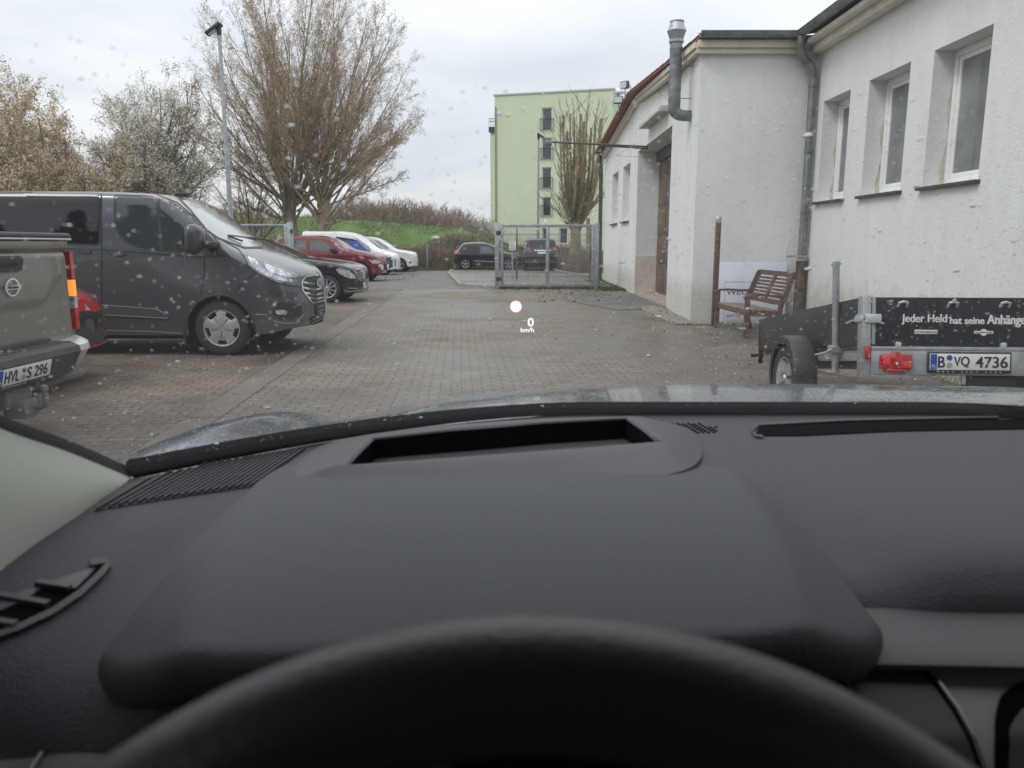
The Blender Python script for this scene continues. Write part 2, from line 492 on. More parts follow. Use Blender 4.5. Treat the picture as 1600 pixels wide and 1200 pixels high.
struct('gravel_margin', p, mat('margin_dirt', (0.14, 0.125, 0.10), 0.9, vscale=14, col2=(0.24, 0.22, 0.185), bump=1, bscale=60, world=True))
p = MB(); p.poly([(2.75, 13.2, .004), (5.0, 12.9, .004), (5.0, 13.6, .004), (3.14, 13.58, .004), (3.36, 16.9, .004), (2.95, 17.0, .004), (2.6, 15.2, .004)])
struct('gravel_corner', p, MATS['margin_dirt'])
p = MB(); p.poly([(2.2, 16.2, .009), (3.38, 16.7, .009), (3.42, 21.6, .009), (2.5, 21.8, .009), (1.3, 19.2, .009)])
struct('asphalt_ramp', p, ASPH)
p = MB(); p.prism([(3.38, 16.98), (4.04, 16.98), (4.04, 21.58), (3.40, 21.58)], .0, .06)
struct('door_threshold', p, mat('threshold_concrete', (0.34, 0.29, 0.24), .8, var=.15, vscale=3, bump=.3, world=True))

# the grass embankment behind the cars
ny, nx = 46, 90; V = []
for i in range(nx + 1):
    x = -75 + 79.5 * i / nx
    top = lerp_tab([(-75, 4.6), (-24, 3.9), (-11, 3.3), (-6, 2.9), (-3.2, 2.4), (0.5, 1.2), (4.5, 0.0)], x)
    for j in range(ny + 1):
        y_ = 51.5 + 50 * j / ny
        h = top * sstep(52, 63, y_) * (1 - 0.4 * sstep(70, 100, y_))
        h += 0.16 * noise.noise(Vector((x * .35, y_ * .35, 0))) * sstep(52, 56, y_)
        V.append((x, y_, h - 0.03))
hl = MB(); hl.add(V, [(i * (ny + 1) + j, (i + 1) * (ny + 1) + j, (i + 1) * (ny + 1) + j + 1, i * (ny + 1) + j + 1) for i in range(nx) for j in range(ny)])
struct('grass_embankment', hl, GRASS, smooth=60)

rnd = random.Random(5)
def scatter_blades(name, areas, n, h, m, label, lean=.5, wd=.012, cat='grass', seed=3, zf=None):
    r = np.random.default_rng(seed); V = []; F = []
    tot = sum(w_ for *_, w_ in areas); k = 0
    for (x0, y0, x1, y1, w_) in areas:
        q = int(n * w_ / tot)
        x = r.uniform(x0, x1, q); yy = r.uniform(y0, y1, q); hh = h * r.uniform(.35, 1.1, q)
        an = r.uniform(0, 6.283, q); ln = r.uniform(0, lean, q) * hh; a2 = r.uniform(0, 6.283, q)
        zb = np.zeros(q) if zf is None else np.array([zf(a_, b_) for a_, b_ in zip(x, yy)])
        dx = np.cos(an) * wd; dy = np.sin(an) * wd
        P = np.stack([np.stack([x - dx, yy - dy, zb], 1), np.stack([x + dx, yy + dy, zb], 1), np.stack([x + np.cos(a2) * ln, yy + np.sin(a2) * ln, zb + hh], 1)], 1)
        V.append(P.reshape(-1, 3)); F.append(np.arange(3 * q).reshape(-1, 3) + 3 * k); k += q
    o = fast_mesh(name, np.concatenate(V), np.concatenate(F), m)
    tag(o, label, cat, kind='stuff'); return o
GR1 = mat('verge_grass', (0.07, 0.10, 0.022), .8, vscale=2, col2=(0.15, 0.14, 0.05), world=True)
scatter_blades('verge_grass', [(-12, 41.7, -3.2, 45, 3), (-3.3, 42, 4, 46.5, 3), (-15.5, 24.2, -9.5, 41, 2)], 16000, .12, GR1, 'rough yellow green grass verge along the far edge of the car park', wd=.02)
scatter_blades('corner_grass', [(2.7, 23.0, 3.42, 29.3, 3), (2.2, 24.3, 3.2, 25.2, 1.4), (-.4, 24.1, 2.4, 24.3, .5)], 5200, .10, mat('corner_green', (0.06, 0.10, 0.018), .8, var=.4, vscale=4, world=True),
               'small green weeds along the foot of the white building beside the mesh gate', wd=.012, seed=9)

def scatter_chips(name, areas, n, s0, s1, m, label, cat, seed=1, flat=.25, dens=None, z0=.012):
    r = random.Random(seed); V = []; F = []
    tot = sum(a_[4] for a_ in areas)
    for (x0, y0, x1, y1, w_) in areas:
        for _ in range(int(n * w_ / tot)):
            x = r.uniform(x0, x1); yy = r.uniform(y0, y1)
            if dens and r.random() > dens(x, yy): continue
            s = r.uniform(s0, s1); an = r.uniform(0, 6.28); z = z0 + s * flat * .4
            tx, ty = r.gauss(0, .35), r.gauss(0, .35)
            o = len(V); k = 5
            for j in range(k):
                t = an + 6.283 * j / k; q = s * r.uniform(.6, 1.1) * .5
                V.append((x + math.cos(t) * q, yy + math.sin(t) * q * .7, z + (math.cos(t) * tx + math.sin(t) * ty) * q))
            V.append((x, yy, z + s * flat))
            for j in range(k): F.append((o + j, o + (j + 1) % k, o + k))
    o = fast_mesh(name, np.array(V), np.array(F), m)
    return tag(o, label, cat, kind='stuff')
def dn(x, y): return .25 + .75 * max(0, noise.noise(Vector((x * 1.7, y * 1.7, 3)))) * 1.6
scatter_chips('fallen_leaves', [(.6, 18.5, 2.9, 23.6, 6), (-.3, 22.8, 2.8, 24.2, 3), (-6.5, 30.5, -3.4, 40.5, 6), (1.2, 24.6, 3.3, 34, 3)], 2200, .03, .075,
              mat('leaf_litter', (0.08, 0.042, 0.024), .8, vscale=7, col2=(0.17, 0.10, 0.055), world=True), 'brown fallen leaves strewn on the paving before the mesh gate', 'leaves', 4, .12, dn)
scatter_chips('paving_debris', [(.6, 6.5, 5, 14, 6), (-3, 5, 2, 20, 3), (2.2, 7.5, 4.6, 12.5, 5)], 700, .012, .038,
              mat('pale_debris', (0.34, 0.31, 0.25), .8, vscale=7, col2=(0.16, 0.12, 0.08), world=True), 'tiny pale leaves and crumbs scattered over the wet paving', 'debris', 8, .1)
scatter_chips('gravel', [(2.8, 13.2, 5.0, 13.6, 4), (2.72, 13.6, 3.2, 16.9, 4), (4.35, 3, 5.1, 13.2, 6)], 6000, .02, .055,
              mat('gravel_stone', (0.36, 0.33, 0.27), .8, vscale=22, col2=(0.17, 0.14, 0.10), world=True), 'strip of loose pale gravel along the foot of the white wall', 'gravel', 2, .5,
              lambda x, y: 1 if (y < 13.3 and x > 4.3) or x > 2.6 + abs(y - 15) * .12 else 0)

def hillz(x, y):
    top = lerp_tab([(-75, 4.6), (-24, 3.9), (-11, 3.3), (-6, 2.9), (-3.2, 2.4), (0.5, 1.2), (4.5, 0.0)], x)
    return top * sstep(52, 63, y) - .03
scatter_blades('embankment_grass', [(-30, 52, 1, 64, 1)], 30000, .09, mat('hill_blades', (0.045, 0.09, 0.015), .8, vscale=.6, col2=(0.10, 0.13, 0.04), world=True), 'tufted grass on the slope of the embankment', wd=.03, lean=.8, seed=21, zf=hillz)
# ------------------------------------------------------------------ white workshop
def stucco(name, col, dirt):
    m = bpy.data.materials.new(name); m.use_nodes = True; t = m.node_tree; b = t.nodes['Principled BSDF']
    g = t.nodes.new('ShaderNodeNewGeometry'); b.inputs['Roughness'].default_value = .92; b.inputs['Specular IOR Level'].default_value = .2
    def ns(scale, vec=(1, 1, 1), d=6, rg=.6):
        mp = t.nodes.new('ShaderNodeMapping'); mp.inputs['Scale'].default_value = vec; t.links.new(g.outputs['Position'], mp.inputs[0])
        n = t.nodes.new('ShaderNodeTexNoise'); n.inputs['Scale'].default_value = scale; n.inputs['Detail'].default_value = d; n.inputs['Roughness'].default_value = rg
        t.links.new(mp.outputs[0], n.inputs['Vector']); return n.outputs['Fac']
    def rp(f, lo, hi, a_, b_):
        r = t.nodes.new('ShaderNodeValToRGB'); r.color_ramp.elements[0].position = lo; r.color_ramp.elements[1].position = hi
        r.color_ramp.elements[0].color = (*a_, 1); r.color_ramp.elements[1].color = (*b_, 1); t.links.new(f, r.inputs[0]); return r.outputs[0]
    def mul(a_, b_, f=1.0):
        q = t.nodes.new('ShaderNodeMix'); q.data_type = 'RGBA'; q.blend_type = 'MULTIPLY'; q.inputs[0].default_value = f
        t.links.new(a_, q.inputs[6]); t.links.new(b_, q.inputs[7]); return q.outputs[2]
    base = rp(ns(.7), .35, .65, tuple(c * .93 for c in col), col)
    streak = rp(ns(3.0, (1, 1, .13), 8), .36, .6, dirt, (1, 1, 1))
    spots = rp(ns(9, (1, 1, 1), 8, .7), .28, .5, (.90, .90, .875), (1, 1, 1))
    c = mul(mul(base, streak, .7), spots, .8)
    sp_ = t.nodes.new('ShaderNodeSeparateXYZ'); t.links.new(g.outputs['Position'], sp_.inputs[0])
    ad = t.nodes.new('ShaderNodeMath'); ad.operation = 'MULTIPLY_ADD'; ad.inputs[1].default_value = -.9; t.links.new(ns(5), ad.inputs[0]); t.links.new(sp_.outputs['Z'], ad.inputs[2])
    c = mul(c, rp(ad.outputs[0], -.55, .35, (.78, .765, .70), (1, 1, 1)))      # splash dirt on the plinth
    t.links.new(c, b.inputs['Base Color'])
    bp = t.nodes.new('ShaderNodeBump'); bp.inputs['Strength'].default_value = .55; bp.inputs['Distance'].default_value = .012
    t.links.new(ns(34, d=5), bp.inputs['Height']); t.links.new(bp.outputs[0], b.inputs['Normal'])
    return m
WALL = stucco('white_stucco', (0.745, 0.755, 0.75), (.93, .93, .91))
WHITE = mat('window_white', (.82, .82, .82), .35)
GLASSD = mat('window_glass', (.20, .215, .22), .05, spec=1.0, var=.3, vscale=1.2)
SLATE = mat('slate_sill', (.045, .045, .048), .55, bump=.3)
ZINC = mat('zinc_grey', (.20, .215, .225), .42, metal=.55, var=.3, vscale=5)
ZINCD = mat('dark_zinc', (.075, .082, .09), .45, metal=.4, var=.2, vscale=4)
TILE = mat('red_roof_tile', (.20, .075, .05), .8, vscale=6, col2=(.28, .13, .09), bump=.5, bscale=8, world=True)
CREAM = mat('cream_eave_board', (.62, .58, .49), .8, var=.1, vscale=3)
GALV = mat('galvanised_steel', (.36, .38, .40), .48, metal=.55, var=.18, vscale=9)

B = root('workshop_building', (4.2, 13.6, 0), 0, 'long white rendered workshop with slate sills and recessed brown door', 'building')
def wall_cells(mb, fn, a0, a1, b0, b1, holes):
    A = sorted({a0, a1} | {h[0] for h in holes} | {h[1] for h in holes}); Z = sorted({b0, b1} | {h[2] for h in holes} | {h[3] for h in holes})
    for i in range(len(A) - 1):
        for j in range(len(Z) - 1):
            ca, cb = (A[i] + A[i + 1]) / 2, (Z[j] + Z[j + 1]) / 2
            if any(h[0] < ca < h[1] and h[2] < cb < h[3] for h in holes): continue
            mb.poly([fn(A[i], Z[j]), fn(A[i + 1], Z[j]), fn(A[i + 1], Z[j + 1]), fn(A[i], Z[j + 1])])
def reveals(mb, fn, fb, h):
    a0, a1, b0, b1 = h
    c = [(a0, b0), (a1, b0), (a1, b1), (a0, b1)]
    for (p_, q_) in zip(c, c[1:] + c[:1]): mb.poly([fn(*p_), fn(*q_), fb(*q_), fb(*p_)])
w1 = MB()
win_near = [(12.2, 13.22, 2.06, 3.66), (10.42, 11.58, 2.06, 3.66), (8.7, 9.86, 2.06, 3.66)]
fn = lambda y, z: (5.1, y, z); fb = lambda y, z: (5.42, y, z)
wall_cells(w1, fn, -9, 13.6, -.05, 4.62, win_near)
for h in win_near: reveals(w1, fn, fb, h)
# wing: end face towards us, long side with the recessed door and two windows, low gable
xw = lambda y: lerp_tab([(13.6, 3.15), (16.95, 3.38), (21.6, 3.41), (29.4, 3.44)], y)
w1.poly([(3.15, 13.6, -.05), (5.1, 13.6, -.05), (5.1, 13.6, 4.62), (3.15, 13.6, 4.62)])
door = (16.95, 21.6, -.05, 3.84)
win_far = [(23.0, 24.5, 2.06, 3.7), (25.6, 27.1, 2.06, 3.7)]
fn2 = lambda y, z: (xw(y), y, z)
wall_cells(w1, fn2, 13.6, 29.4, -.05, 4.62, [door] + win_far)
reveals(w1, fn2, lambda y, z: (4.06, y, z), door)
for h in win_far: reveals(w1, fn2, lambda y, z: (xw(y) + .3, y, z), h)
rake = lambda y: 4.62 + .6 * max(0, 1 - abs(y - 21.5) / 8.0)
for a_, b_ in ((13.6, 16.95), (16.95, 21.5), (21.5, 21.6), (21.6, 29.4)):
    w1.poly([fn2(a_, 4.62), fn2(b_, 4.62), fn2(b_, rake(b_)), fn2(a_, rake(a_))])
w1.poly([(3.44, 29.4, -.05), (14, 29.4, -.05), (14, 29.4, 4.62), (3.44, 29.4, 4.62)])
w1.poly([(5.1, -9, -.05), (14, -9, -.05), (14, -9, 4.62), (5.1, -9, 4.62)])
w1.poly([(14, -9, -.05), (14, 29.4, -.05), (14, 29.4, 4.62), (14, -9, 4.62)])
w1.build('wall', WALL, B, smooth=0)
# sandstone foot of the far door jamb
m_ = MB(); m_.box((3.405, 21.585, 0), (4.05, 21.597, 1.05)); m_.build('jamb_foot', mat('bare_render', (.50, .44, .38), .9, vscale=3, col2=(.60, .55, .49), bump=.3, world=True), B, smooth=0)

def pvc_window(h, xo, xi, panes=1, ylo=.075):
    y0, y1, z0, z1 = h; f = MB(); x = xi
    for (a_, b_) in (((x - .07, y0 + .002, z0 + .002), (x - .002, y0 + ylo, z1 - .002)), ((x - .07, y1 - ylo, z0 + .002), (x - .002, y1 - .002, z1 - .002)),
                     ((x - .068, y0 + ylo, z0 + .002), (x - .004, y1 - ylo, z0 + .09)), ((x - .068, y0 + ylo, z1 - .08), (x - .004, y1 - ylo, z1 - .002))):
        f.bbox(a_, b_, .008)
    ya, yb = y0 + ylo + .01, y1 - ylo - .01                     # sash, a step back
    for (a_, b_) in (((x - .05, ya - .008, z0 + .092), (x - .01, ya + .05, z1 - .082)), ((x - .05, yb - .05, z0 + .092), (x - .01, yb + .008, z1 - .082)),
                     ((x - .048, ya + .05, z0 + .092), (x - .012, yb - .05, z0 + .15)), ((x - .048, ya + .05, z1 - .14), (x - .012, yb - .05, z1 - .082))):
        f.bbox(a_, b_, .006)
    wf = f.build('window', WHITE, B, smooth=30)
    g_ = MB(); g_.box((x - .03, ya + .045, z0 + .14), (x - .022, yb - .045, z1 - .13)); g_.build('pane', GLASSD, wf, smooth=0)
    s_ = MB(); s_.bbox((xo - .07, y0 - .05, z0 - .045), (xo + .30, y1 + .05, z0 - .004), .006); s_.build('sill', SLATE, wf)
    return wf
for h in win_near: pvc_window(h, 5.1, 5.42)
for h in win_far: pvc_window(h, xw(h[0]), xw(h[0]) + .3)
# stains beside the near windows on the reveal
st_ = MB()
for h in win_near:
    st_ = MB(); y1 = h[1] - .001; pts = []
    for i in range(13):
        z = h[2] + i / 12 * (1.15 + .2 * (h is win_near[2])); pts.append((5.347 - .028 * math.sin(i * .9) - .03 * (1 - i / 12), z))
    v = [(p_[0], y1 - .002, p_[1]) for p_ in pts] + [(5.349, y1 - .002, p_[1]) for p_ in pts[::-1]]
    st_.poly(v); st_.build('water_stain', mat('tan_stain', (.56, .52, .42), .9, var=.2, vscale=9), B, smooth=0)

# door
d_ = MB(); d_.box((4.0, 16.97, 0.06), (4.055, 21.58, 3.83))
for k in range(5):
    z = .1 + k * .75
    for j in range(4): d_.bbox((3.985, 17.05 + j * 1.14, z + .03), (4.0, 17.05 + j * 1.14 + 1.08, z + .68), .01)
dr = d_.build('door', mat('brown_door', (.105, .075, .048), .6, vscale=2, col2=(.15, .115, .08), bump=.3), B)
h_ = MB(); h_.tube([(3.97, 19.2, 1.0), (3.95, 19.2, 1.03), (3.95, 19.2, 1.17), (3.97, 19.2, 1.2)], .012, 8); h_.build('handle', GALV, dr)
d_ = MB(); d_.box((3.9, 16.97, 3.55), (4.0, 21.58, 3.82)); d_.build('door_header', ZINCD, B, smooth=0)
d_ = MB(); d_.bbox((3.14, 17.3, 4.18), (3.40, 19.9, 4.27), .01); d_.bbox((3.18, 17.32, 4.27), (3.40, 19.88, 4.31), .01); d_.build('door_ledge', mat('ledge_grey', (.5, .49, .45), .8, var=.2, vscale=4), B)

# eaves, gutters, roofs
e_ = MB(); e_.bbox((3.10, 13.49, 4.47), (5.0, 13.597, 4.67), .01); e_.bbox((3.06, 13.43, 4.55), (5.0, 13.49, 4.67), .01)
e_.bbox((4.92, -9, 4.45), (5.097, 13.42, 4.62), .01); e_.bbox((4.78, -9, 4.57), (4.92, 13.42, 4.64), .008)
for a_, b_ in ((13.5, 21.5), (21.5, 29.5)):
    for dx, w_, dz in ((-.05, .10, -.07), (-.11, .06, -.02)):
        pa, pb = Vector((xw(a_) + dx, a_, rake(a_) + dz)), Vector((xw(b_) + dx, b_, rake(b_) + dz))
        e_.bar(pa, pb, w_, .14 if dx > -.08 else .09)
e_.build('eave_board', CREAM, B)
def gutter(path, r, name='gutter'):
    g_ = MB(); P = [Vector(p) for p in path]; d = (P[-1] - P[0]).normalized(); s_ = Vector((d.y, -d.x, 0)); rings = []
    for p in P:
        rings.append([p + s_ * (math.cos(t) * r) - Vector((0, 0, 1)) * (math.sin(t) * r) for t in [math.pi * k / 10 for k in range(11)]] +
                     [p + s_ * (math.cos(t) * (r - .008)) - Vector((0, 0, 1)) * (math.sin(t) * (r - .008)) for t in [math.pi * k / 10 for k in range(10, -1, -1)]])
    g_.loft(rings, cap0=True, cap1=True)
    g_.tube([P[0] + s_ * r, P[-1] + s_ * r], .011, 8); g_.tube([P[0] - s_ * r, P[-1] - s_ * r], .011, 8)
    n = int((P[-1] - P[0]).length / .8)
    for k in range(1, n):
        c = P[0].lerp(P[-1], k / n); g_.tube([c + s_ * (math.cos(math.pi * q / 8) * (r + .003)) - Vector((0, 0, 1)) * (math.sin(math.pi * q / 8) * (r + .003)) for q in range(9)], .007, 5)
    return g_.build(name, ZINC, B)
gutter([(3.06, 13.34, 4.76), (4.62, 13.34, 4.76)], .085)
gutter([(4.7, -9, 4.76), (4.7, 13.42, 4.76)], .085)
r_ = MB()
# wing roof (tiles run to a low ridge) and roof of the near range
for ya, yb, za, zb in ((13.40, 21.5, 4.73, 5.33), (29.6, 21.5, 4.73, 5.33)):
    r_.add([(3.09, ya, za), (15, ya, za), (15, yb, zb), (3.09, yb, zb), (3.09, ya, za - .05), (15, ya, za - .05), (15, yb, zb - .05), (3.09, yb, zb - .05)],
           [(0,1,2,3), (4,7,6,5), (0,4,5,1), (1,5,6,2), (2,6,7,3), (3,7,4,0)])
for k in range(26):                              # verge tiles, one lapping the next
    y0 = 13.42 + k * .62; y1 = min(y0 + .66, 29.58); m0 = rake(y0 + .0) + .13; m1 = rake(y1) + .115
    r_.bar((3.11, y0, m0 - .02), (3.11, y1, m1 - .02), .10, .04); r_.bar((3.07, y0, m0 - .045), (3.07, y1, m1 - .045), .02, .05)
r_.build('wing_roof', TILE, B, smooth=0)
r_ = MB(); r_.add([(4.72, -9, 4.79), (14.5, -9, 6.2), (14.5, 13.38, 6.2), (4.72, 13.38, 4.79), (4.72, -9, 4.72), (14.5, -9, 6.1), (14.5, 13.38, 6.1), (4.72, 13.38, 4.72)],
                  [(0,1,2,3), (4,7,6,5), (0,4,5,1), (1,5,6,2), (2,6,7,3), (3,7,4,0)])
r_.build('roof', mat('dark_roof', (.05, .05, .055), .8, var=.2, vscale=6, bump=.5, bscale=10), B, smooth=0)
# downpipes
def clipring(mb, c, r): mb.tube([c - Vector((0, 0, .02)), c + Vector((0, 0, .02))], r, 14)
dp = MB(); path = catmull([(4.70, 13.30, 4.69), (4.70, 13.32, 4.53), (4.78, 13.38, 4.37), (4.93, 13.44, 4.25), (4.99, 13.45, 4.09), (4.99, 13.45, 3.9)], 18)
dp.tube(path + [Vector((4.99, 13.45, 1.12))], .068, 16)
for z in (3.95, 2.9, 1.9): clipring(dp, Vector((4.99, 13.45, z)), .078)
dp.build('downpipe', ZINC, B)
dp = MB(); dp.tube([(4.99, 13.43, 1.08), (4.985, 13.43, -.02)], [.088, .095], 16)
sp_ = dp.build('standpipe', mat('rusty_standpipe', (.05, .036, .03), .8, vscale=9, col2=(.13, .09, .06), bump=.6, bscale=40), B)
dp = MB(); dp.bar((4.70, 13.36, 1.16), (5.06, 13.36, 1.16), .03, .035); clipring(dp, Vector((4.99, 13.45, 1.14)), .088)
dp.tube([(4.72, 13.37, 1.1), (4.70, 13.37, 1.2), (4.74, 13.37, 1.42), (4.9, 13.42, 1.56)], .004, 6); dp.build('pipe_bracket', GALV, B)
dp = MB(); dp.tube([(3.28, 29.52, 4.62), (3.24, 29.50, 4.4), (3.30, 29.5, 4.15), (3.32, 29.5, 0)], .075, 12); dp.build('downpipe', ZINCD, B)

# flue
fl = MB(); fx, fy = 2.90, 14.45; FZ = -.13
fl.tube([(fx, fy, 5.2), (fx, fy, 3.98)] + catmull([(fx, fy, 3.95), (fx + .012, fy, 3.86), (fx + .075, fy, 3.79), (fx + .17, fy, 3.765), (fx + .33, fy, 3.76)], 9), .108, 20, cap=False)
for z in (4.28, 4.55, 4.8, 5.05, 4.05): clipring(fl, Vector((fx, fy, z)), .113)      # spiral seam below
sp = [Vector((fx + .110 * math.cos(t), fy + .110 * math.sin(t), 4.02 + t * .021)) for t in [k * .35 for k in range(int(1.15 / .021 / .35))]]
fl.tube(sp, .004, 4)
for z in (4.1, 4.72): fl.tube([(fx, fy, z), (fx + .33, fy, z)], .008, 6)
fl.v = [(a_, b_, 3.63 + (c_ - 3.76) * .88) for a_, b_, c_ in fl.v]
flo = fl.build('flue_pipe', ZINC, B)
fc = MB(); fc.lathe([(.115, 5.15), (.13, 5.17), (.13, 5.21), (.115, 5.22), (.16, 5.36), (.17, 5.38), (.16, 5.40), (.115, 5.54), (.125, 5.55), (.125, 5.57), (.1, 5.57), (.0, 5.5)], Matrix.Translation((fx, fy, 3.63 - 3.76 * .88)) @ Matrix.Diagonal((1, 1, .88, 1)), 24)
fc.build('flue_cowl', GALV, flo)
# boom arm over the gate, two floodlights on the verge
BA = root('boom_arm', (3.4, 20.0, 3.76), 0, 'thin grey metal boom sticking out from the white building above the mesh gate', 'boom')
b_ = MB(); b_.tube([(3.40, 20, 3.77), (.95, 20, 3.885)], .022, 8); b_.tube([(3.4, 20, 3.72), (2.2, 20, 3.80)], .018, 8)
for k in range(9):
    x = 3.3 - k * .13; b_.bar((x, 20, 3.725 + k * .008), (x - .065, 20, 3.775 + k * .006), .01, .01)
b_.tube([(2.9, 19.98, 3.73), (2.6, 19.96, 3.55), (3.4, 19.96, 3.5)], .004, 5); b_.build('arm', ZINCD, BA)
b_ = MB(); b_.bbox((.82, 19.93, 3.80), (1.0, 20.07, 3.92), .02); b_.tube([(.85, 20, 3.92), (.78, 20, 3.98)], .02, 8); b_.build('head', ZINC, BA)
def flood(x, y, z, lab, ang):
    r0 = root('floodlight', (x, y, z), ang, lab, 'floodlight', 'floodlights on the verge of the workshop roof')
    M = ROOTM[r0.name]
    q = MB(); q.bbox((-.13, -.06, .10), (.13, .05, .30), .02, M); q.build('lamp_housing', ZINCD, r0)
    q = MB(); q.box((-.11, -.068, .125), (.11, -.061, .275), M); q.build('lens', mat('lamp_lens', (.5, .52, .55), .1, spec=.8), r0)
    q = MB(); q.tube([M @ Vector((0, .02, -.12)), M @ Vector((0, .02, .14))], .018, 8); q.bar(M @ Vector((-.17, 0, .2)), M @ Vector((-.17, .1, .02)), .01, .03); q.bar(M @ Vector((.17, 0, .2)), M @ Vector((.17, .1, .02)), .01, .03); q.build('bracket', GALV, r0)
flood(3.0, 21.6, 5.34, 'pale floodlight, the higher of the two on the edge of the white building roof', R(-50))
flood(2.98, 22.6, 5.14, 'dark floodlight, the lower of the two on the edge of the white building roof', R(-20))
# ------------------------------------------------------------------ pale green apartment block
GREEN = mat('pale_green_render', (.56, .62, .47), .9, var=.04, vscale=.25, world=True, bump=.2, bscale=6)
ANTH = mat('anthracite', (.035, .038, .042), .5)
DGLASS = mat('dark_pane', (.05, .06, .07), .06, spec=.9)
P0 = Vector((-1.62, 75, 0)); P1 = Vector((9.05, 72.0, 0)); U = (P1 - P0).normalized(); Nn = Vector((U.y, -U.x, 0)); HT = 14.95
H = root('apartment_block', P0, 0, 'tall pale green apartment block with a column of french windows, behind the mesh gate', 'building')
def hp(u, d, z): return P0 + U * u + Nn * d + Vector((0, 0, z))      # d towards us
Lw = (P1 - P0).length
def onface(px, py):
    d = ray(px, py); t = (P0 - EYE).dot(Nn) / d.dot(Nn); q = EYE + d * t; return (q - P0).dot(U), q.z
wins = []
for (a_, b_) in (((846.5, 168.5), (862.5, 203)), ((846.5, 215.5), (862, 249)), ((846.5, 261.5), (861.5, 295)), ((847, 308), (861, 338)), ((874, 356), (887, 381)), ((847, 356), (858, 381))):
    u0, z1 = onface(*a_); u1, z0 = onface(*b_); wins.append((u0, u1, max(z0, .3), z1))
hb = MB(); wall_cells(hb, lambda u, z: hp(u, 0, z), 0, Lw, .9, HT, [(a_, b_, max(.9, c), d) for a_, b_, c, d in wins])
for h in wins: reveals(hb, lambda u, z: hp(u, 0, z), lambda u, z: hp(u, -.22, z), h)
hb.poly([hp(Lw, 0, -.1), hp(Lw, -13, -.1), hp(Lw, -13, HT), hp(Lw, 0, HT)])
hb.poly([hp(0, 0, -.1), hp(0, -13, -.1), hp(0, -13, HT), hp(0, 0, HT)]); hb.poly([hp(0, -13, -.1), hp(Lw, -13, -.1), hp(Lw, -13, HT), hp(0, -13, HT)])
hb.build('wall', GREEN, H, smooth=0)
q = MB(); q.poly([hp(0, .03, -.1), hp(Lw, .03, -.1), hp(Lw, .03, .9), hp(0, .03, .9)]); q.poly([hp(0, .03, .9), hp(Lw, .03, .9), hp(Lw, 0, .9), hp(0, 0, .9)])
q.build('plinth', mat('plinth_grey', (.16, .16, .155), .9), H, smooth=0)
q = MB(); q.add([hp(-.08, .08, HT), hp(Lw + .08, .08, HT), hp(Lw + .08, -13.1, HT), hp(-.08, -13.1, HT), hp(-.08, .08, HT + .14), hp(Lw + .08, .08, HT + .14), hp(Lw + .08, -13.1, HT + .14), hp(-.08, -13.1, HT + .14)],
                [(0,3,2,1), (4,5,6,7), (0,1,5,4), (1,2,6,5), (2,3,7,6), (3,0,4,7)])
rf = q.build('roof_edge', mat('roof_metal', (.45, .47, .42), .6), H, smooth=0)
q = MB(); c = hp(5.2, -3, HT); q.bbox((c.x - .5, c.y - .5, HT), (c.x + .5, c.y + .5, HT + .6), .03); q.build('chimney', mat('plinth_grey', (.16, .16, .155)), rf)
for i, (u0, u1, z0, z1) in enumerate(wins):
    q = MB(); t = .09
    for a_, b_ in (((u0, z0), (u0 + t, z1)), ((u1 - t, z0), (u1, z1)), ((u0 + t, z0), (u1 - t, z0 + t)), ((u0 + t, z1 - t), (u1 - t, z1))):
        A, Z = a_[0] + .004, a_[1] + .004; A2, Z2 = b_[0] - .004, b_[1] - .004
        q.add([hp(A, -.14, Z), hp(A2, -.14, Z), hp(A2, -.14, Z2), hp(A, -.14, Z2), hp(A, -.20, Z), hp(A2, -.20, Z), hp(A2, -.20, Z2), hp(A, -.20, Z2)], [(0,1,2,3), (4,7,6,5), (0,4,5,1), (1,5,6,2), (2,6,7,3), (3,7,4,0)])
    f_ = q.build('window', WHITE, H, smooth=0)
    q = MB(); q.poly([hp(u0 + t, -.17, z0 + t), hp(u1 - t, -.17, z0 + t), hp(u1 - t, -.17, z1 - t), hp(u0 + t, -.17, z1 - t)]); q.build('pane', DGLASS, f_, smooth=0)
    if i < 4:
        q = MB(); zt = z0 + 1.0; a_, b_ = u0 - .13, u1 + .13
        for z in (z0 + .02, zt): q.bar(hp(a_, .12, z), hp(b_, .12, z), .04, .05)
        for s_ in (a_, b_): q.bar(hp(s_, .12, z0), hp(s_, .12, zt), .04, .04); q.bar(hp(s_, 0, zt - .02), hp(s_, .12, zt - .02), .03, .03)
        for k in range(1, 9): u = a_ + (b_ - a_) * k / 9; q.bar(hp(u, .12, z0), hp(u, .12, zt), .014, .014)
        q.build('railing', ANTH, H, smooth=0)
# set back wing with roof terrace on the left, gutter pipe at the joint
q = MB(); L0 = -1.05
q.poly([hp(L0, -2, -.1), hp(0, -2, -.1), hp(0, -2, 12.2), hp(L0, -2, 12.2)]); q.poly([hp(L0, -2, -.1), hp(L0, -12, -.1), hp(L0, -12, 12.2), hp(L0, -2, 12.2)]); q.poly([hp(L0, -2, 12.2), hp(0, -2, 12.2), hp(0, -12, 12.2), hp(L0, -12, 12.2)])
q.build('terrace_wing', GREEN, H, smooth=0)
q = MB()
q.bar(hp(L0 - .1, -1.9, 12.25), hp(-.02, -1.9, 12.25), .2, .5)
for z in (13.0, 13.25): q.bar(hp(L0 - .1, -1.85, z), hp(-.02, -1.85, z), .04, .05)
for k in range(7): u = L0 - .08 + k * .16; q.bar(hp(u, -1.85, 12.3), hp(u, -1.85, 13.25), .025, .025)
q.bar(hp(L0 - .1, -1.85, 12.3), hp(L0 - .1, -5, 12.3), .04, .4)
q.build('terrace_railing', ANTH, H, smooth=0)
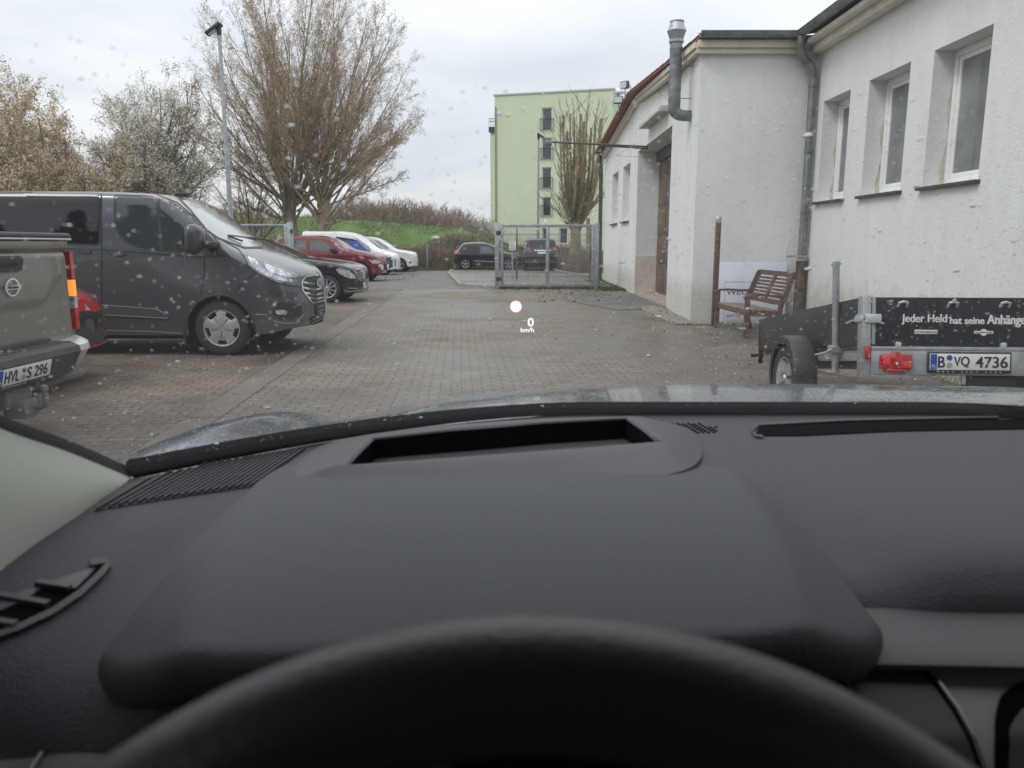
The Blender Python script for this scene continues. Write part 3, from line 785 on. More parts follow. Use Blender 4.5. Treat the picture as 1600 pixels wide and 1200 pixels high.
q = MB(); q.tube([hp(.12, .1, 0), hp(.12, .1, HT - 1)], .055, 8); q.build('rainwater_pipe', ZINC, H)
q = MB(); a_ = onface(852.5, 345); q.add([hp(a_[0] - .15, .02, a_[1] - .15), hp(a_[0] + .15, .02, a_[1] - .15), hp(a_[0] + .15, .02, a_[1] + .15), hp(a_[0] - .15, .02, a_[1] + .15)], [(0, 1, 2, 3)]); q.build('wall_lamp', WHITE, H, smooth=0)

# ------------------------------------------------------------------ gates, fences, posts
def mesh_panel(mb, x0, x1, y, z0, z1, step=.05, hs=.2):
    n = int((x1 - x0) / step)
    for k in range(n + 1): x = x0 + (x1 - x0) * k / n; mb.bar((x, y, z0), (x, y, z1), .007, .007)
    m_ = int((z1 - z0) / hs)
    for k in range(m_ + 1):
        z = z0 + (z1 - z0) * k / m_; mb.bar((x0, y - .006, z), (x1, y - .006, z), .008, .010)
G = root('mesh_gate', (1.0, 24.2, 0), 0, 'closed galvanised double rod mesh gate leaf hung beside the white building corner', 'gate')
gy = 24.2; gl, gr = -.36, 2.56
q = MB(); q.bbox((gl - .17, gy - .07, -.02), (gl - .03, gy + .07, 2.03), .008); q.build('gate_post', GALV, G)
q = MB()
for x in (gl, gr - .09): q.bbox((x, gy - .03, .1), (x + .09, gy + .03, 1.98), .006)
q.bbox((1.05, gy - .028, .18), (1.15, gy + .028, 1.90), .006)
q.bbox((gl + .09, gy - .028, .1), (gr - .09, gy + .028, .18), .006); q.bbox((gl + .09, gy - .028, 1.9), (gr - .09, gy + .028, 1.98), .006)
gf = q.build('gate_frame', GALV, G)
q = MB(); mesh_panel(q, gl + .1, 1.04, gy, .18, 1.9, .048); mesh_panel(q, 1.16, gr - .1, gy, .18, 1.9, .048); q.build('rod_mesh', ZINC, G, smooth=0)
for z in (.32, 1.72):
    q = MB(); q.bbox((gl - .13, gy - .10, z - .06), (gl + .01, gy - .03, z + .06), .01); q.build('hinge', ANTH, G)
q = MB(); q.bbox((gr, gy - .08, .0), (gr + .12, gy + .06, 2.02), .008); q.build('gate_post', GALV, G)
GF = root('mesh_fence', (2.9, 28.6, 0), 0, 'low rod mesh fence standing behind the gate with two thin posts', 'fence')
q = MB(); mesh_panel(q, -.6, 3.4, 30.2, .1, 1.75, .055); q.build('rod_mesh', ZINC, GF, smooth=0)
for x in (.16, 3.0):
    q = MB(); q.bbox((x, 30.23, 0), (x + .06, 30.29, 2.0), .005); q.build('fence_post', ZINC, GF)
GL = root('mesh_fence', (-8.5, 24.6, 0), 0, 'grey framed mesh gate leaf standing open behind the dark van bonnet', 'gate')
q = MB(); q.bbox((-7.02, 24.5, 0), (-6.86, 24.64, 2.05), .008); q.build('gate_post', GALV, GL)
q = MB(); q.bbox((-7.12, 24.54, .1), (-7.03, 24.6, 2.0), .006); q.bbox((-12, 24.54, 1.93), (-7.12, 24.6, 2.0), .006); q.bbox((-12, 24.54, .1), (-7.12, 24.6, .18), .006); q.bbox((-9.3, 24.545, .18), (-9.23, 24.595, 1.93), .005); q.build('gate_frame', GALV, GL)
q = MB(); mesh_panel(q, -12, -7.13, 24.57, .18, 1.92, .05); q.build('rod_mesh', ZINC, GL, smooth=0)
q = MB(); q.bbox((-6.90, 24.42, 1.72), (-6.83, 24.5, 1.84), .01); q.build('hinge', ANTH, GL)
GL.name = 'mesh_gate'
WF = root('wire_fence', (-6, 47.2, 0), 0, 'thin wire fence on slim posts at the foot of the grass embankment', 'fence')
q = MB(); mesh_panel(q, -18, 3, 47.2, .1, 1.15, .11, .2); q.build('rod_mesh', ZINC, WF, smooth=0)
for k in range(9):
    x = -17.9 + k * 2.55; q = MB(); q.bbox((x, 47.1, 0), (x + .07, 47.17, 1.35), .005); q.build('fence_post', GALV, WF)
NS = root('notice_sign', (-.1, 30.0, 0), 0, 'small white notice board on a post seen through the mesh gate', 'sign')
a_ = aty(795.5, 376, 30.0); b_ = aty(806, 391, 30.0)
q = MB(); q.bbox((a_.x, 29.98, b_.z), (b_.x, 30.0, a_.z), .006); q.build('board', mat('sign_white', (.78, .78, .80), .4), NS)
q = MB()
for k, w_ in enumerate((.8, .6, .75, .5)): z = a_.z - .06 - k * .075; q.box((a_.x + .03, 29.974, z - .012), (a_.x + .03 + (b_.x - a_.x - .06) * w_, 29.979, z + .012))
q.build('lettering', mat('sign_grey', (.25, .26, .3), .5), NS, smooth=0)
q = MB(); q.tube([((a_.x + b_.x) / 2, 30.03, 0), ((a_.x + b_.x) / 2, 30.03, a_.z)], .03, 8); q.build('sign_post', GALV, NS)

def lamp_post(x, y, ztop, r0, head_dx, label, grp):
    L = root('street_lamp', (x, y, 0), 0, label, 'street lamp', grp)
    q = MB(); q.tube([(x, y, 0), (x, y, 1.1), (x, y, 1.12), (x, y, ztop)], [r0 * 1.25, r0 * 1.2, r0, r0 * .62], 14); q.tube([(x, y, .9), (x, y, 1.0)], r0 * 1.3, 14)
    q.build('pole', GALV, L)
    q = MB(); M = Matrix.Translation((x, y, ztop)) @ Matrix.Rotation(R(90) if head_dx < 0 else R(-90), 4, 'Z') @ Matrix.Rotation(R(-35), 4, 'X') @ Matrix.Scale(-1, 4, (0, 1, 0))
    q.bbox((-.16, -.75 * abs(head_dx), -.02), (.16, .12, .09), .03, M); q.tube([(x, y, ztop - .25), (x, y, ztop + .03)], r0 * .9, 10)
    hd = q.build('lamp_head', mat('lamp_black', (.02, .022, .026), .5), L)
    q = MB(); q.box((-.12, -.65 * abs(head_dx), -.028), (.12, -.1, -.021), M); q.build('lens', mat('lamp_lens', (.5, .52, .55)), hd)
lamp_post(-9.28, 26, 8.15, .085, -.62, 'tall grey street lamp with a black flat head behind the dark van', 'street lamps')
lamp_post(1.66, 50, 8.1, .09, .7, 'distant slim street lamp with a black head, in front of the green apartment block', 'street lamps')
# ------------------------------------------------------------------ trees
def sticks(name, segs, m, parent, sides=3):
    """segs: list of (p0, p1, r0, r1) -> one mesh of tapered twigs"""
    A = np.array([(*a, *b, c, d) for a, b, c, d in segs]); n = len(A)
    p0 = A[:, :3]; p1 = A[:, 3:6]; t = p1 - p0; t /= np.linalg.norm(t, axis=1, keepdims=True) + 1e-9
    ref = np.where(np.abs(t[:, 2:3]) < .9, np.array([[0, 0, 1.]]), np.array([[1., 0, 0]]))
    u = np.cross(t, ref); u /= np.linalg.norm(u, axis=1, keepdims=True) + 1e-9; v = np.cross(t, u)
    V = np.zeros((n, 2 * sides, 3))
    for k in range(sides):
        c, s = math.cos(6.2832 * k / sides), math.sin(6.2832 * k / sides)
        V[:, k] = p0 + (u * c + v * s) * A[:, 6:7]; V[:, sides + k] = p1 + (u * c + v * s) * A[:, 7:8]
    F = np.zeros((n, sides, 4), dtype=np.int64); base = np.arange(n)[:, None] * 2 * sides
    for k in range(sides): k2 = (k + 1) % sides; F[:, k] = base + np.array([[k, k2, sides + k2, sides + k]])
    return fast_mesh(name, V.reshape(-1, 3), F.reshape(-1, 4), m, parent, smooth=sides > 4)
def flecks(name, P, s0, s1, m, parent, seed=0):
    r = np.random.default_rng(seed); P = np.asarray(P); n = len(P)
    a = r.normal(size=(n, 3)); a /= np.linalg.norm(a, axis=1, keepdims=True)
    b = r.normal(size=(n, 3)); b -= a * (a * b).sum(1, keepdims=True); b /= np.linalg.norm(b, axis=1, keepdims=True)
    s = r.uniform(s0, s1, (n, 1))
    V = np.stack([P - a * s - b * s * .4, P + a * s - b * s * .5, P + a * s * .8 + b * s * .6, P - a * s * .8 + b * s * .5], 1)
    return fast_mesh(name, V.reshape(-1, 3), np.arange(4 * n).reshape(-1, 4), m, parent)

def grow(rn, p, d, L, r, lvl, cfg, S, T):
    c = cfg[lvl]; n = c['n']; step = L / n; r1 = r * c.get('taper', .35)
    kids = c.get('kids', 0); acc = 0.0; f0 = c.get('from', .2)
    for i in range(n):
        d = (d + Vector((rn.gauss(0, 1), rn.gauss(0, 1), rn.gauss(0, 1))) * c['wig'] + Vector((0, 0, c['up']))).normalized()
        q = p + d * step; t0 = i / n; t1 = (i + 1) / n
        S[c['bin']].append((tuple(p), tuple(q), r + (r1 - r) * t0, r + (r1 - r) * t1))
        if lvl + 1 < len(cfg) and t1 > f0:
            acc += kids / (n * (1 - f0))
            while acc >= 1:
                acc -= 1; s = rn.random(); o = p.lerp(q, s)
                rr = Vector((rn.gauss(0, 1), rn.gauss(0, 1), rn.gauss(0, 1))); rr = (rr - d * rr.dot(d)).normalized()
                an = c['ang'] * rn.uniform(.7, 1.3); cd = d * math.cos(an) + rr * math.sin(an)
                rem = max(.25, 1 - t0 * c.get('fade', .6))
                grow(rn, o, cd, L * c['ratio'] * rem * rn.uniform(.6, 1.2), max(.0035, (r + (r1 - r) * t0) * c.get('rr', .5)), lvl + 1, cfg, S, T)
        p = q
        if lvl >= len(cfg) - 2 and c.get('tip', 0):
            for _ in range(c['tip']): T.append(tuple(q + Vector((rn.gauss(0, .05), rn.gauss(0, .05), rn.gauss(0, .05))) * c.get('tipj', 1)))

BARK = mat('mossy_bark', (.21, .175, .10), .9, vscale=3, col2=(.32, .275, .19), bump=.6, bscale=14, world=True)
TWIG = mat('brown_twig', (.34, .28, .20), .9, vscale=1.2, col2=(.48, .41, .32), world=True)
BUD = mat('red_brown_bud', (.31, .18, .11), .8, vscale=1, col2=(.40, .28, .18), world=True)

# big many-limbed tree on two stems
def big_tree(name, base, label, seed, nl, cen, rad, lean):
    rn = random.Random(seed); S = {0: [], 1: [], 2: []}; T = []
    b = Vector(base); Rt = root(name, base, 0, label, 'tree', 'the twin stems of the big bare tree')
    top = b + Vector((lean * .6, 0, 3.6)); r0 = .33
    path = [b, b + Vector((lean * .12, 0, 1.0)), b + Vector((lean * .3, 0, 2.3)), top]
    for i in range(3): S[0].append((tuple(path[i]), tuple(path[i + 1]), (.40, .33, .31)[i], (.33, .31, .27)[i]))
    cfg0 = [dict(n=16, wig=.03, up=.010, kids=24, ang=.46, ratio=.24, bin=0, fade=.45, rr=.40, taper=.14, **{'from': .30}),
            dict(n=6, wig=.09, up=.035, kids=7, ang=.6, ratio=.42, bin=1, fade=.4, rr=.5, taper=.35, tip=0),
            dict(n=4, wig=.12, up=.05, kids=5, ang=.6, ratio=.5, bin=2, rr=.7, taper=.5, tip=1, **{'from': .1}),
            dict(n=2, wig=.18, up=.04, bin=2, taper=.6, tip=1)]
    C = Vector(cen); Ra = Vector(rad)
    for k in range(nl):
        az = rn.uniform(0, 6.283); el = R(26 + 62 * rn.random() ** .75)
        ph = R(max(-70, min(70, rn.gauss(0, 38)))) + lean * .10; d = Vector((math.sin(ph), rn.uniform(-.8, .8) * math.cos(ph) ** .5, math.cos(ph))).normalized()
        st = b + Vector((lean * .35, 0, 0)) + Vector((rn.gauss(0, .14), rn.gauss(0, .14), rn.uniform(2.0, 3.8)))
        # length to the crown's envelope
        o = st - C; A_ = sum((d[i] / Ra[i]) ** 2 for i in range(3)); B_ = 2 * sum(o[i] * d[i] / Ra[i] ** 2 for i in range(3)); C_ = sum((o[i] / Ra[i]) ** 2 for i in range(3)) - 1
        disc = B_ * B_ - 4 * A_ * C_
        L = (-B_ + math.sqrt(disc)) / (2 * A_) if disc > 0 else 5
        L = max(3.0, L) * rn.uniform(.86, 1.0)
        if abs(ph) > 1.0 and rn.random() < .35: continue
        grow(rn, st, d, L, rn.uniform(.04, .085), 0, cfg0, S, T)
    tr = sticks('trunk', S[0], BARK, Rt, 7)
    sticks('branches', S[1], BARK, Rt, 4); sticks('crown', S[2], TWIG, Rt, 3)
    rr = random.Random(1); T = [t for t in T if rr.random() < .5]
    flecks('buds', T, .012, .03, BUD, Rt, seed)
    print(name, len(S[0]), len(S[1]), len(S[2]), len(T))
big_tree('bare_tree', (-11.1, 40.3, .0), 'left stem of the big bare budding tree behind the red parked car, leaning left', 11, 46, (-10.3, 40, 8.4), (5.9, 5, 6.5), -.6)
big_tree('bare_tree', (-9.75, 39.8, .0), 'right stem of the big bare budding tree behind the white parked cars, leaning right', 23, 48, (-9.9, 40, 8.4), (5.9, 5, 6.5), .6)

BLOS = mat('cream_blossom', (.44, .415, .34), .9, vscale=.8, col2=(.66, .63, .55), world=True)
BLOS2 = mat('tan_blossom', (.37, .29, .19), .9, vscale=.6, col2=(.58, .50, .38), world=True)
BLOS3 = mat('russet_blossom', (.22, .12, .065), .9, vscale=.6, col2=(.38, .26, .15), world=True)
DKBARK = mat('dark_bark', (.15, .125, .09), .9, vscale=4, col2=(.24, .205, .15), bump=.4, world=True)
def shrub_tree(base, ht, spread, label, seed, blos, nl=14, tips=2, s=(.03, .07), name='blossom_tree', trunk=1.5, r0=.16, keep=1.0, kids=(12, 7, 4), el0=35):
    rn = random.Random(seed); S = {0: [], 1: [], 2: []}; T = []
    b = Vector(base); Rt = root(name, base, 0, label, 'tree', 'blossoming trees and bushes behind the van' if base[0] < -13 else None)
    if trunk > .3: S[0].append((tuple(b), tuple(b + Vector((.1, 0, trunk))), r0 * 1.2, r0))
    cfg = [dict(n=8, wig=.10, up=.03, kids=kids[0], ang=.65, ratio=.42, bin=0, fade=.5, rr=.5, taper=.25, **{'from': .2}),
           dict(n=5, wig=.16, up=.05, kids=kids[1], ang=.7, ratio=.5, bin=1, fade=.3, rr=.55, taper=.4, tip=1, tipj=2),
           dict(n=3, wig=.2, up=.05, kids=kids[2], ang=.7, ratio=.6, bin=2, rr=.7, taper=.5, tip=tips, **{'from': .1}),
           dict(n=2, wig=.2, up=.05, bin=2, taper=.6, tip=tips, tipj=2)]
    for k in range(nl):
        az = 6.283 * (k + rn.random()) / nl; el = R(rn.uniform(el0, 86))
        d = Vector((math.cos(az) * math.cos(el), math.sin(az) * math.cos(el), math.sin(el)))
        L = 1 / math.sqrt((math.cos(el) / spread) ** 2 + (math.sin(el) / (ht - trunk)) ** 2) * rn.uniform(.75, 1.0)
        grow(rn, b + Vector((rn.gauss(0, .1), rn.gauss(0, .1), trunk * rn.uniform(.5, 1))), d, L, r0 * rn.uniform(.35, .6), 0, cfg, S, T)
    sticks('trunk', S[0], DKBARK, Rt, 6); sticks('branches', S[1] + S[2], DKBARK if blos is BLOS else TWIG, Rt, 3)
    rr = random.Random(2); T = [t for t in T if rr.random() < keep]
    flecks('crown', T, s[0], s[1], blos, Rt, seed)
    print(name, len(S[0]), len(S[1]), len(S[2]), len(T))
shrub_tree((-17.2, 38, 0), 9.9, 4.4, 'tall pale blossoming tree with a dark trunk, left of the tall street lamp', 3, BLOS, nl=24, s=(.018, .042), trunk=2.4, r0=.18, tips=3, keep=.8)
shrub_tree((-20.2, 35.4, 0), 7.9, 4.1, 'dense tan blossoming bush standing behind the van roof, below the tall pale tree', 5, BLOS2, nl=20, s=(.02, .05), trunk=.5, tips=4, keep=1)
shrub_tree((-24.6, 36.5, 0), 9.3, 5.0, 'tallest tan bush at the far left edge behind the van', 7, BLOS2, nl=20, s=(.02, .05), trunk=1.0, tips=4, keep=.9)
shrub_tree((-23.0, 34.0, 0), 5.3, 3.0, 'low russet bush at the left edge just above the van roof', 8, BLOS3, nl=14, s=(.03, .06), trunk=.3, tips=2, keep=.6, kids=(10, 6, 4))
shrub_tree((-14.6, 44.0, 0), 6.5, 3.2, 'thin reddish bare tree between the pale blossom tree and the street lamp', 9, BLOS3, nl=12, s=(.02, .04), trunk=1.2, tips=1, keep=.25, kids=(10, 6, 4))
# pollarded tree before the green block
def pollard():
    rn = random.Random(4); S = {0: [], 1: [], 2: []}; T = []; b = Vector((3.75, 46.3, 0))
    Rt = root('pollarded_tree', b, 0, 'pollarded bare tree with thick sawn upright limbs in front of the green apartment block', 'tree')
    S[0].append((tuple(b), tuple(b + Vector((0, 0, 2.6))), .36, .30)); S[0].append((tuple(b + Vector((.75, -.3, 0))), tuple(b + Vector((.7, -.3, 2.9))), .13, .11))
    tops = [(875, 182), (880, 180), (886, 205), (891, 178), (897, 182), (902, 215), (907, 178), (912, 190), (917, 176), (924, 200), (930, 195), (938, 185), (941, 184)]
    cfg = [dict(n=10, wig=.02, up=.0, kids=15, ang=.35, ratio=.22, bin=0, fade=.3, rr=.22, taper=.6, **{'from': .1}),
           dict(n=4, wig=.08, up=.10, kids=5, ang=.4, ratio=.5, bin=1, rr=.6, taper=.5, **{'from': .1}),
           dict(n=3, wig=.1, up=.10, bin=2, taper=.5, kids=0)]
    for i, (px, py) in enumerate(tops):
        e = aty(px, py, 46.3 + rn.uniform(-1.2, 1.2)); st = b + Vector((rn.uniform(-.25, .35), rn.uniform(-.2, .2), rn.uniform(1.9, 3.0)))
        mid = st + Vector(((e.x - st.x) * .75, (e.y - st.y) * .7, (e.z - st.z) * .35)); pts = catmull([st, mid, e], 9); r = rn.uniform(.07, .13)
        for k in range(8):
            S[0].append((tuple(pts[k]), tuple(pts[k + 1]), r * (1 - .045 * k), r * (1 - .045 * (k + 1))))
            for _ in range(2 + (k < 5)):
                an = rn.uniform(0, 6.28); d = Vector((math.cos(an) * .8, math.sin(an) * .8, rn.uniform(.8, 1.8))).normalized()
                grow(rn, pts[k].lerp(pts[k + 1], rn.random()), d, rn.uniform(.7, 2.1), .022, 1, cfg, S, T)
    for _ in range(34):
        an = rn.uniform(0, 6.28); d = Vector((math.cos(an), math.sin(an), rn.uniform(.5, 1.6))).normalized()
        grow(rn, b + Vector((0, 0, rn.uniform(1.9, 3.3))), d, rn.uniform(1.6, 3.0), .032, 1, cfg, S, T)
    sticks('trunk', S[0], BARK, Rt, 7); sticks('crown', S[1] + S[2], mat('olive_twig', (.19, .165, .085), .9, vscale=1, col2=(.27, .235, .14), world=True), Rt, 3)
pollard()
# far thickets: nobody could count their stems
def thicket(name, label, n, fx, fy, fh, m, seed, r=.02, kids=3, base=None, ln=.35):
    rn = random.Random(seed); S = []
    for _ in range(n):
        x = rn.uniform(*fx); y = rn.uniform(*fy); h = fh(x, y) * rn.uniform(.45, 1.05); zb = base(x, y) if base else 0
        d = Vector((rn.gauss(0, ln), rn.gauss(0, ln), 1)).normalized(); p = Vector((x, y, zb)); k = 3
        for i in range(k):
            q = p + (d + Vector((rn.gauss(0, .15), rn.gauss(0, .15), 0))) * (h / k); S.append((tuple(p), tuple(q), r * (1 - i / k * .7), r * (1 - (i + 1) / k * .7)))
            for _k in range(kids):
                o = p.lerp(q, rn.random()); e = o + Vector((rn.gauss(0, .5), rn.gauss(0, .5), rn.uniform(.2, 1))).normalized() * h * rn.uniform(.12, .3); S.append((tuple(o), tuple(e), r * .5, r * .2))
            p = q
    o = sticks(name, S, m, None, 3); tag(o, label, 'thicket', kind='stuff'); return o
BR1 = mat('dry_brush', (.19, .14, .10), .95, vscale=.6, col2=(.33, .25, .18), world=True)
BR2 = mat('far_brush', (.20, .155, .125), .95, vscale=.15, col2=(.32, .26, .21), world=True)
thicket('dry_brush', 'strip of dry brown brush between the wire fence and the grass embankment', 4200, (-17, 4.5), (48, 51.3), lambda x, y: 1.35 + .35 * noise.noise(Vector((x * .5, y, 0))), BR1, 2, .022, 3)
thicket('dry_brush', 'dry brown hedge behind the mesh gate below the pollarded tree', 2600, (2.6, 7.5), (36.5, 46), lambda x, y: .75 + .5 * noise.noise(Vector((x * .9, y * .7, 0))) + .02 * (y - 36), BR1, 3, .014, 3)
thicket('far_thicket', 'hazy brown thicket along the top of the embankment behind the parked cars', 3400, (-36, -1.6), (68, 80),
        lambda x, y: (.7 + 1.8 * sstep(-19, -13, x) + 1.2 * noise.noise(Vector((x * .22, y * .2, 0))) + .3 * sstep(-13, -8, x)) , BR2, 4, .035, 6, base=lambda x, y: lerp_tab([(-75, 4.2), (-24, 3.6), (-11, 2.7), (-6, 1.9), (-3, 1.1), (0, 0)], x), ln=.3)
thicket('far_thicket', 'dense brown thicket at the right end of the embankment beside the green block', 1500, (-6, -2.2), (57, 66), lambda x, y: 1.4 * sstep(-7.5, -3.6, x) + .4, BR2, 6, .03, 5, base=lambda x, y: max(0, -.35 * x - .4) * .5, ln=.3)

# the dark wood behind us that the van's windows mirror
def wood_behind():
    r = np.random.default_rng(12); P = []; S = []
    for k in range(23):
        x0 = -36 + k * 2.4 + r.uniform(-1, 1); y0 = -17 + r.uniform(-2, 2); h = r.uniform(7.0, 11.5) if k != 9 else 13; w_ = r.uniform(2.0, 3.0)
        S.append(((x0, y0, 0), (x0, y0, h * .9), .22, .04))
        t = r.uniform(.06, 1, 2600); an = r.uniform(0, 6.283, 2600); q = w_ * (1 - t) ** .7 * np.sqrt(r.uniform(.2, 1, 2600)) * (1 + .3 * np.sin(t * 40))
        P.append(np.stack([x0 + np.cos(an) * q, y0 + np.sin(an) * q, h * t], 1))
    P = np.concatenate(P); a_ = sticks('wood_stems', S, DKBARK, None, 6); tag(a_, 'stems of the dark evergreens behind the car', 'wood', kind='stuff')
    o = flecks('evergreen_wood', P, .16, .34, mat('evergreen', (.022, .035, .018), .8, var=.4, vscale=.8, world=True), None, 5); tag(o, 'dark evergreen wood behind the car, mirrored in the van windows', 'wood', kind='stuff')
wood_behind()
# ------------------------------------------------------------------ parked vehicles
def paint(name, c, metal=.35, rough=.32, var=.0):
    return mat(name, c, rough, metal=metal, coat=.7, spec=.5, var=var, vscale=2.5)
TYRE = mat('tyre_rubber', (.022, .022, .024), .75, bump=.3, bscale=60)
ALLOY = mat('alloy_silver', (.55, .56, .58), .3, metal=.8)
CAPS = mat('wheel_cap_silver', (.42, .43, .45), .38, metal=.5)
PLAST = mat('black_plastic', (.022, .022, .024), .55)
UNDER = mat('underbody_black', (.008, .008, .008), .9)
CGLASS = mat('car_glass', (.008, .009, .011), .03, spec=.55)
CGLASS2 = mat('clear_car_glass', (.06, .075, .08), .04, spec=.9)
SCREEN = mat('windscreen_glass', (.24, .27, .28), .07, spec=1.0, coat=.6)
SEAM = mat('panel_gap', (.005, .005, .006), .7)
CHROME = mat('chrome', (.75, .76, .78), .12, metal=1.0)
LAMPC = mat('headlamp_clear', (.45, .47, .50), .08, metal=.3, coat=1, var=.55, vscale=16)
LAMPD = mat('headlamp_dark', (.05, .055, .06), .08, coat=1, metal=.3)
LAMPR = mat('lamp_red', (.42, .012, .014), .15, coat=.8, var=.3, vscale=22)
LAMPO = mat('lamp_orange', (.85, .22, .02), .2, coat=.8)
PLATEW = mat('plate_white', (.66, .67, .66), .45)
PLATEK = mat('plate_black', (.02, .02, .022), .5)
PLATEB = mat('plate_blue', (.012, .06, .36), .45)

def shell(sp, M):
    """car body: cross sections swept along the length; x forward (0 = nose), y left, z up"""
    L, W = sp['L'], sp['W']; bow, bowr = sp.get('bow', .22), sp.get('bowr', .12); Ra = sp['arch']; zc = sp['wr']
    belt, roofz, tum = sp['belt'], sp['roof'], sp.get('tum', .16); rr = sp.get('round', .09); step = sp.get('step', .03)
    xs = []; x = 0
    while x < .3: xs.append(-x); x += .004 + x * .09
    while x < L - .25: xs.append(-x); x += step
    x = .25
    tail = []
    while x > .004: tail.append(-(L - x)); x -= .004 + x * .12
    xs += tail + [-L]
    rings = []; ends = []
    nl, na, nt_ = 13, 6, 7
    for x in xs:
        b = bow * (1 - sstep(0, L * .42, -x)) - bowr * sstep(L * .62, L, -x)
        zt = smooth_tab(sp['top'], -x) if sp.get('smooth', True) else lerp_tab(sp['top'], -x)
        zb = lerp_tab(sp['bot'], -x); xs_ = x - b
        for wx in sp['wheels']:
            d = abs(xs_ - wx)
            if d < Ra: zb = max(zb, zc + math.sqrt(Ra * Ra - d * d) * .98)
        zt = max(zt, zb + .03)
        f = 1.0
        if -x < .5: f *= 1 - sp.get('nose', .16) * (1 - math.sqrt(max(0, 1 - (1 + x / .5) ** 2)))
        if L + x < .35: f *= 1 - sp.get('tail', .08) * (1 - math.sqrt(max(0, 1 - (1 - (L + x) / .35) ** 2)))
        r = min(rr * (1.0 if zt > belt else .8), (zt - zb) * .45)
        def hw(z):
            zm = sp.get('zm', .68)
            if z < zm: k = 1 - .055 * ((zm - z) / zm) ** 2
            elif z < belt: k = 1 - .035 * ((z - zm) / (belt - zm)) ** 1.6
            else: k = .965 - tum / W * ((z - belt) / (roofz - belt)) ** 1.1
            sh = .012 * math.exp(-((z - (belt - .12)) / .05) ** 2)            # shoulder line
            return (W * k + sh) * f
        half = []
        for i in range(nl): z = zb + (zt - r - zb) * i / (nl - 1); half.append((hw(z), z))
        w0 = hw(zt - r)
        for i in range(1, na + 1): t = math.pi / 2 * i / na; half.append((w0 - r * (1 - math.cos(t)) * 1.15, zt - r + r * math.sin(t)))
        we = w0 - r * 1.15; cr = sp.get('crown', .035)
        for i in range(1, nt_ + 1): y = we * (1 - i / nt_); half.append((y, zt + cr * (1 - (y / max(we, .01)) ** 2)))
        ring = [(x - b * (y / W) ** 2, -y, z) for y, z in half] + [(x - b * (y / W) ** 2, y, z) for y, z in half[-2::-1]]
        rings.append([M @ Vector(p) for p in ring])
        if x == xs[0] or x == xs[-1]:
            grid = []
            for y, z in half[:nl + na]: grid.append([M @ Vector((x - b * (y * q_ / W) ** 2, -y * q_, z + (cr * (1 - q_ * q_) if (y, z) == half[nl + na - 1] else 0))) for q_ in [1 - k / 7 for k in range(15)]])
            ends.append(grid)
    mb = MB(); mb.loft(rings, closed=False)
    for g_ in ends: mb.loft(g_, closed=False)
    return mb

def wheel(parent, M, x, y, wr, wd, kind, side, rimr=None):
    """side -1: outer face towards -y"""
    C = M @ Vector((x, y, wr)); ax = (M.to_3x3() @ Vector((0, side, 0))).normalized(); X = (M.to_3x3() @ Vector((1, 0, 0))).normalized()
    F = frame(C, X, ax)                            # z axis of F points outwards
    rimr = rimr or wr * .66; h = wd
    q = MB(); q.lathe([(rimr * .9, -h), (wr * .94, -h), (wr, -h * .86), (wr, -h * .14), (wr * .965, -.012), (wr * .9, .002), (rimr * 1.04, .003), (rimr, -.012), (rimr * .96, -.05)], F, 40)
    for k in range(44):
        t = 6.2832 * k / 44
        q.box((-.009, wr * .985, -h * .9), (.009, wr * 1.004, -h * .12), F @ Matrix.Rotation(t, 4, 'Z'))
    w_ = q.build('wheel', TYRE, parent, smooth=40)
    q = MB(); m_ = ALLOY
    q.lathe([(rimr * 1.01, -.004), (rimr * 1.0, .004), (rimr * .94, .0), (rimr * .9, -.03), (rimr * .88, -h * .8)], F, 40)
    q.lathe([(.0, .008), (rimr * .14, .008), (rimr * .2, -.004), (rimr * .22, -.04)], F, 20)
    if kind == 'cap':
        m_ = CAPS
        n = 5
        for k in range(n):                          # broad dished spokes with slots between them at the edge
            a0 = 6.2832 * k / n + .3; hs = 6.2832 / n
            pts = []
            for (rr_, aa, zz_) in ((.16, -.5, .012), (.50, -.47, .004), (.66, -.44, -.002), (.70, -.30, -.004), (.93, -.27, -.004), (.95, 0, -.002), (.93, .27, -.004), (.70, .30, -.004), (.66, .44, -.002), (.50, .47, .004), (.16, .5, .012)):
                pts.append(F @ Vector((math.cos(a0 + aa * hs * .93) * rr_ * rimr, math.sin(a0 + aa * hs * .93) * rr_ * rimr, zz_)))
            c_ = F @ Vector((math.cos(a0) * .5 * rimr, math.sin(a0) * .5 * rimr, .016))
            q.add(pts + [c_], [(i, i + 1, len(pts)) for i in range(len(pts) - 1)] + [(len(pts) - 1, 0, len(pts))])
            am = a0 + hs / 2; inner = []
            for (rr_, aa) in ((.1, -.1), (.70, -.17), (.70, .17), (.1, .1)): inner.append(F @ Vector((math.cos(am + aa * hs) * rr_ * rimr, math.sin(am + aa * hs) * rr_ * rimr, -.004)))
            q.poly(inner)
    else:
        n = 10 if kind == 'multi' else 5
        for k in range(n):
            for da in ((-.07, .07) if kind != 'multi' else (0,)):
                t = 6.2832 * k / n + da; Q = F @ Matrix.Rotation(t, 4, 'Z')
                q.add([Q @ Vector(p) for p in ((-.016, .05, .002), (.016, .05, .002), (.012, rimr * .95, -.004), (-.012, rimr * .95, -.004), (-.02, .05, -.04), (.02, .05, -.04), (.02, rimr * .95, -.04), (-.02, rimr * .95, -.04))],
                      [(0,1,2,3), (0,4,5,1), (1,5,6,2), (2,6,7,3), (3,7,4,0)])
    rm = q.build('rim', m_, w_, smooth=25)
    q = MB(); q.lathe([(.0, -.045), (rimr * .93, -.045)], F, 24); q.build('brake_disc', UNDER, w_, smooth=0)
    return w_

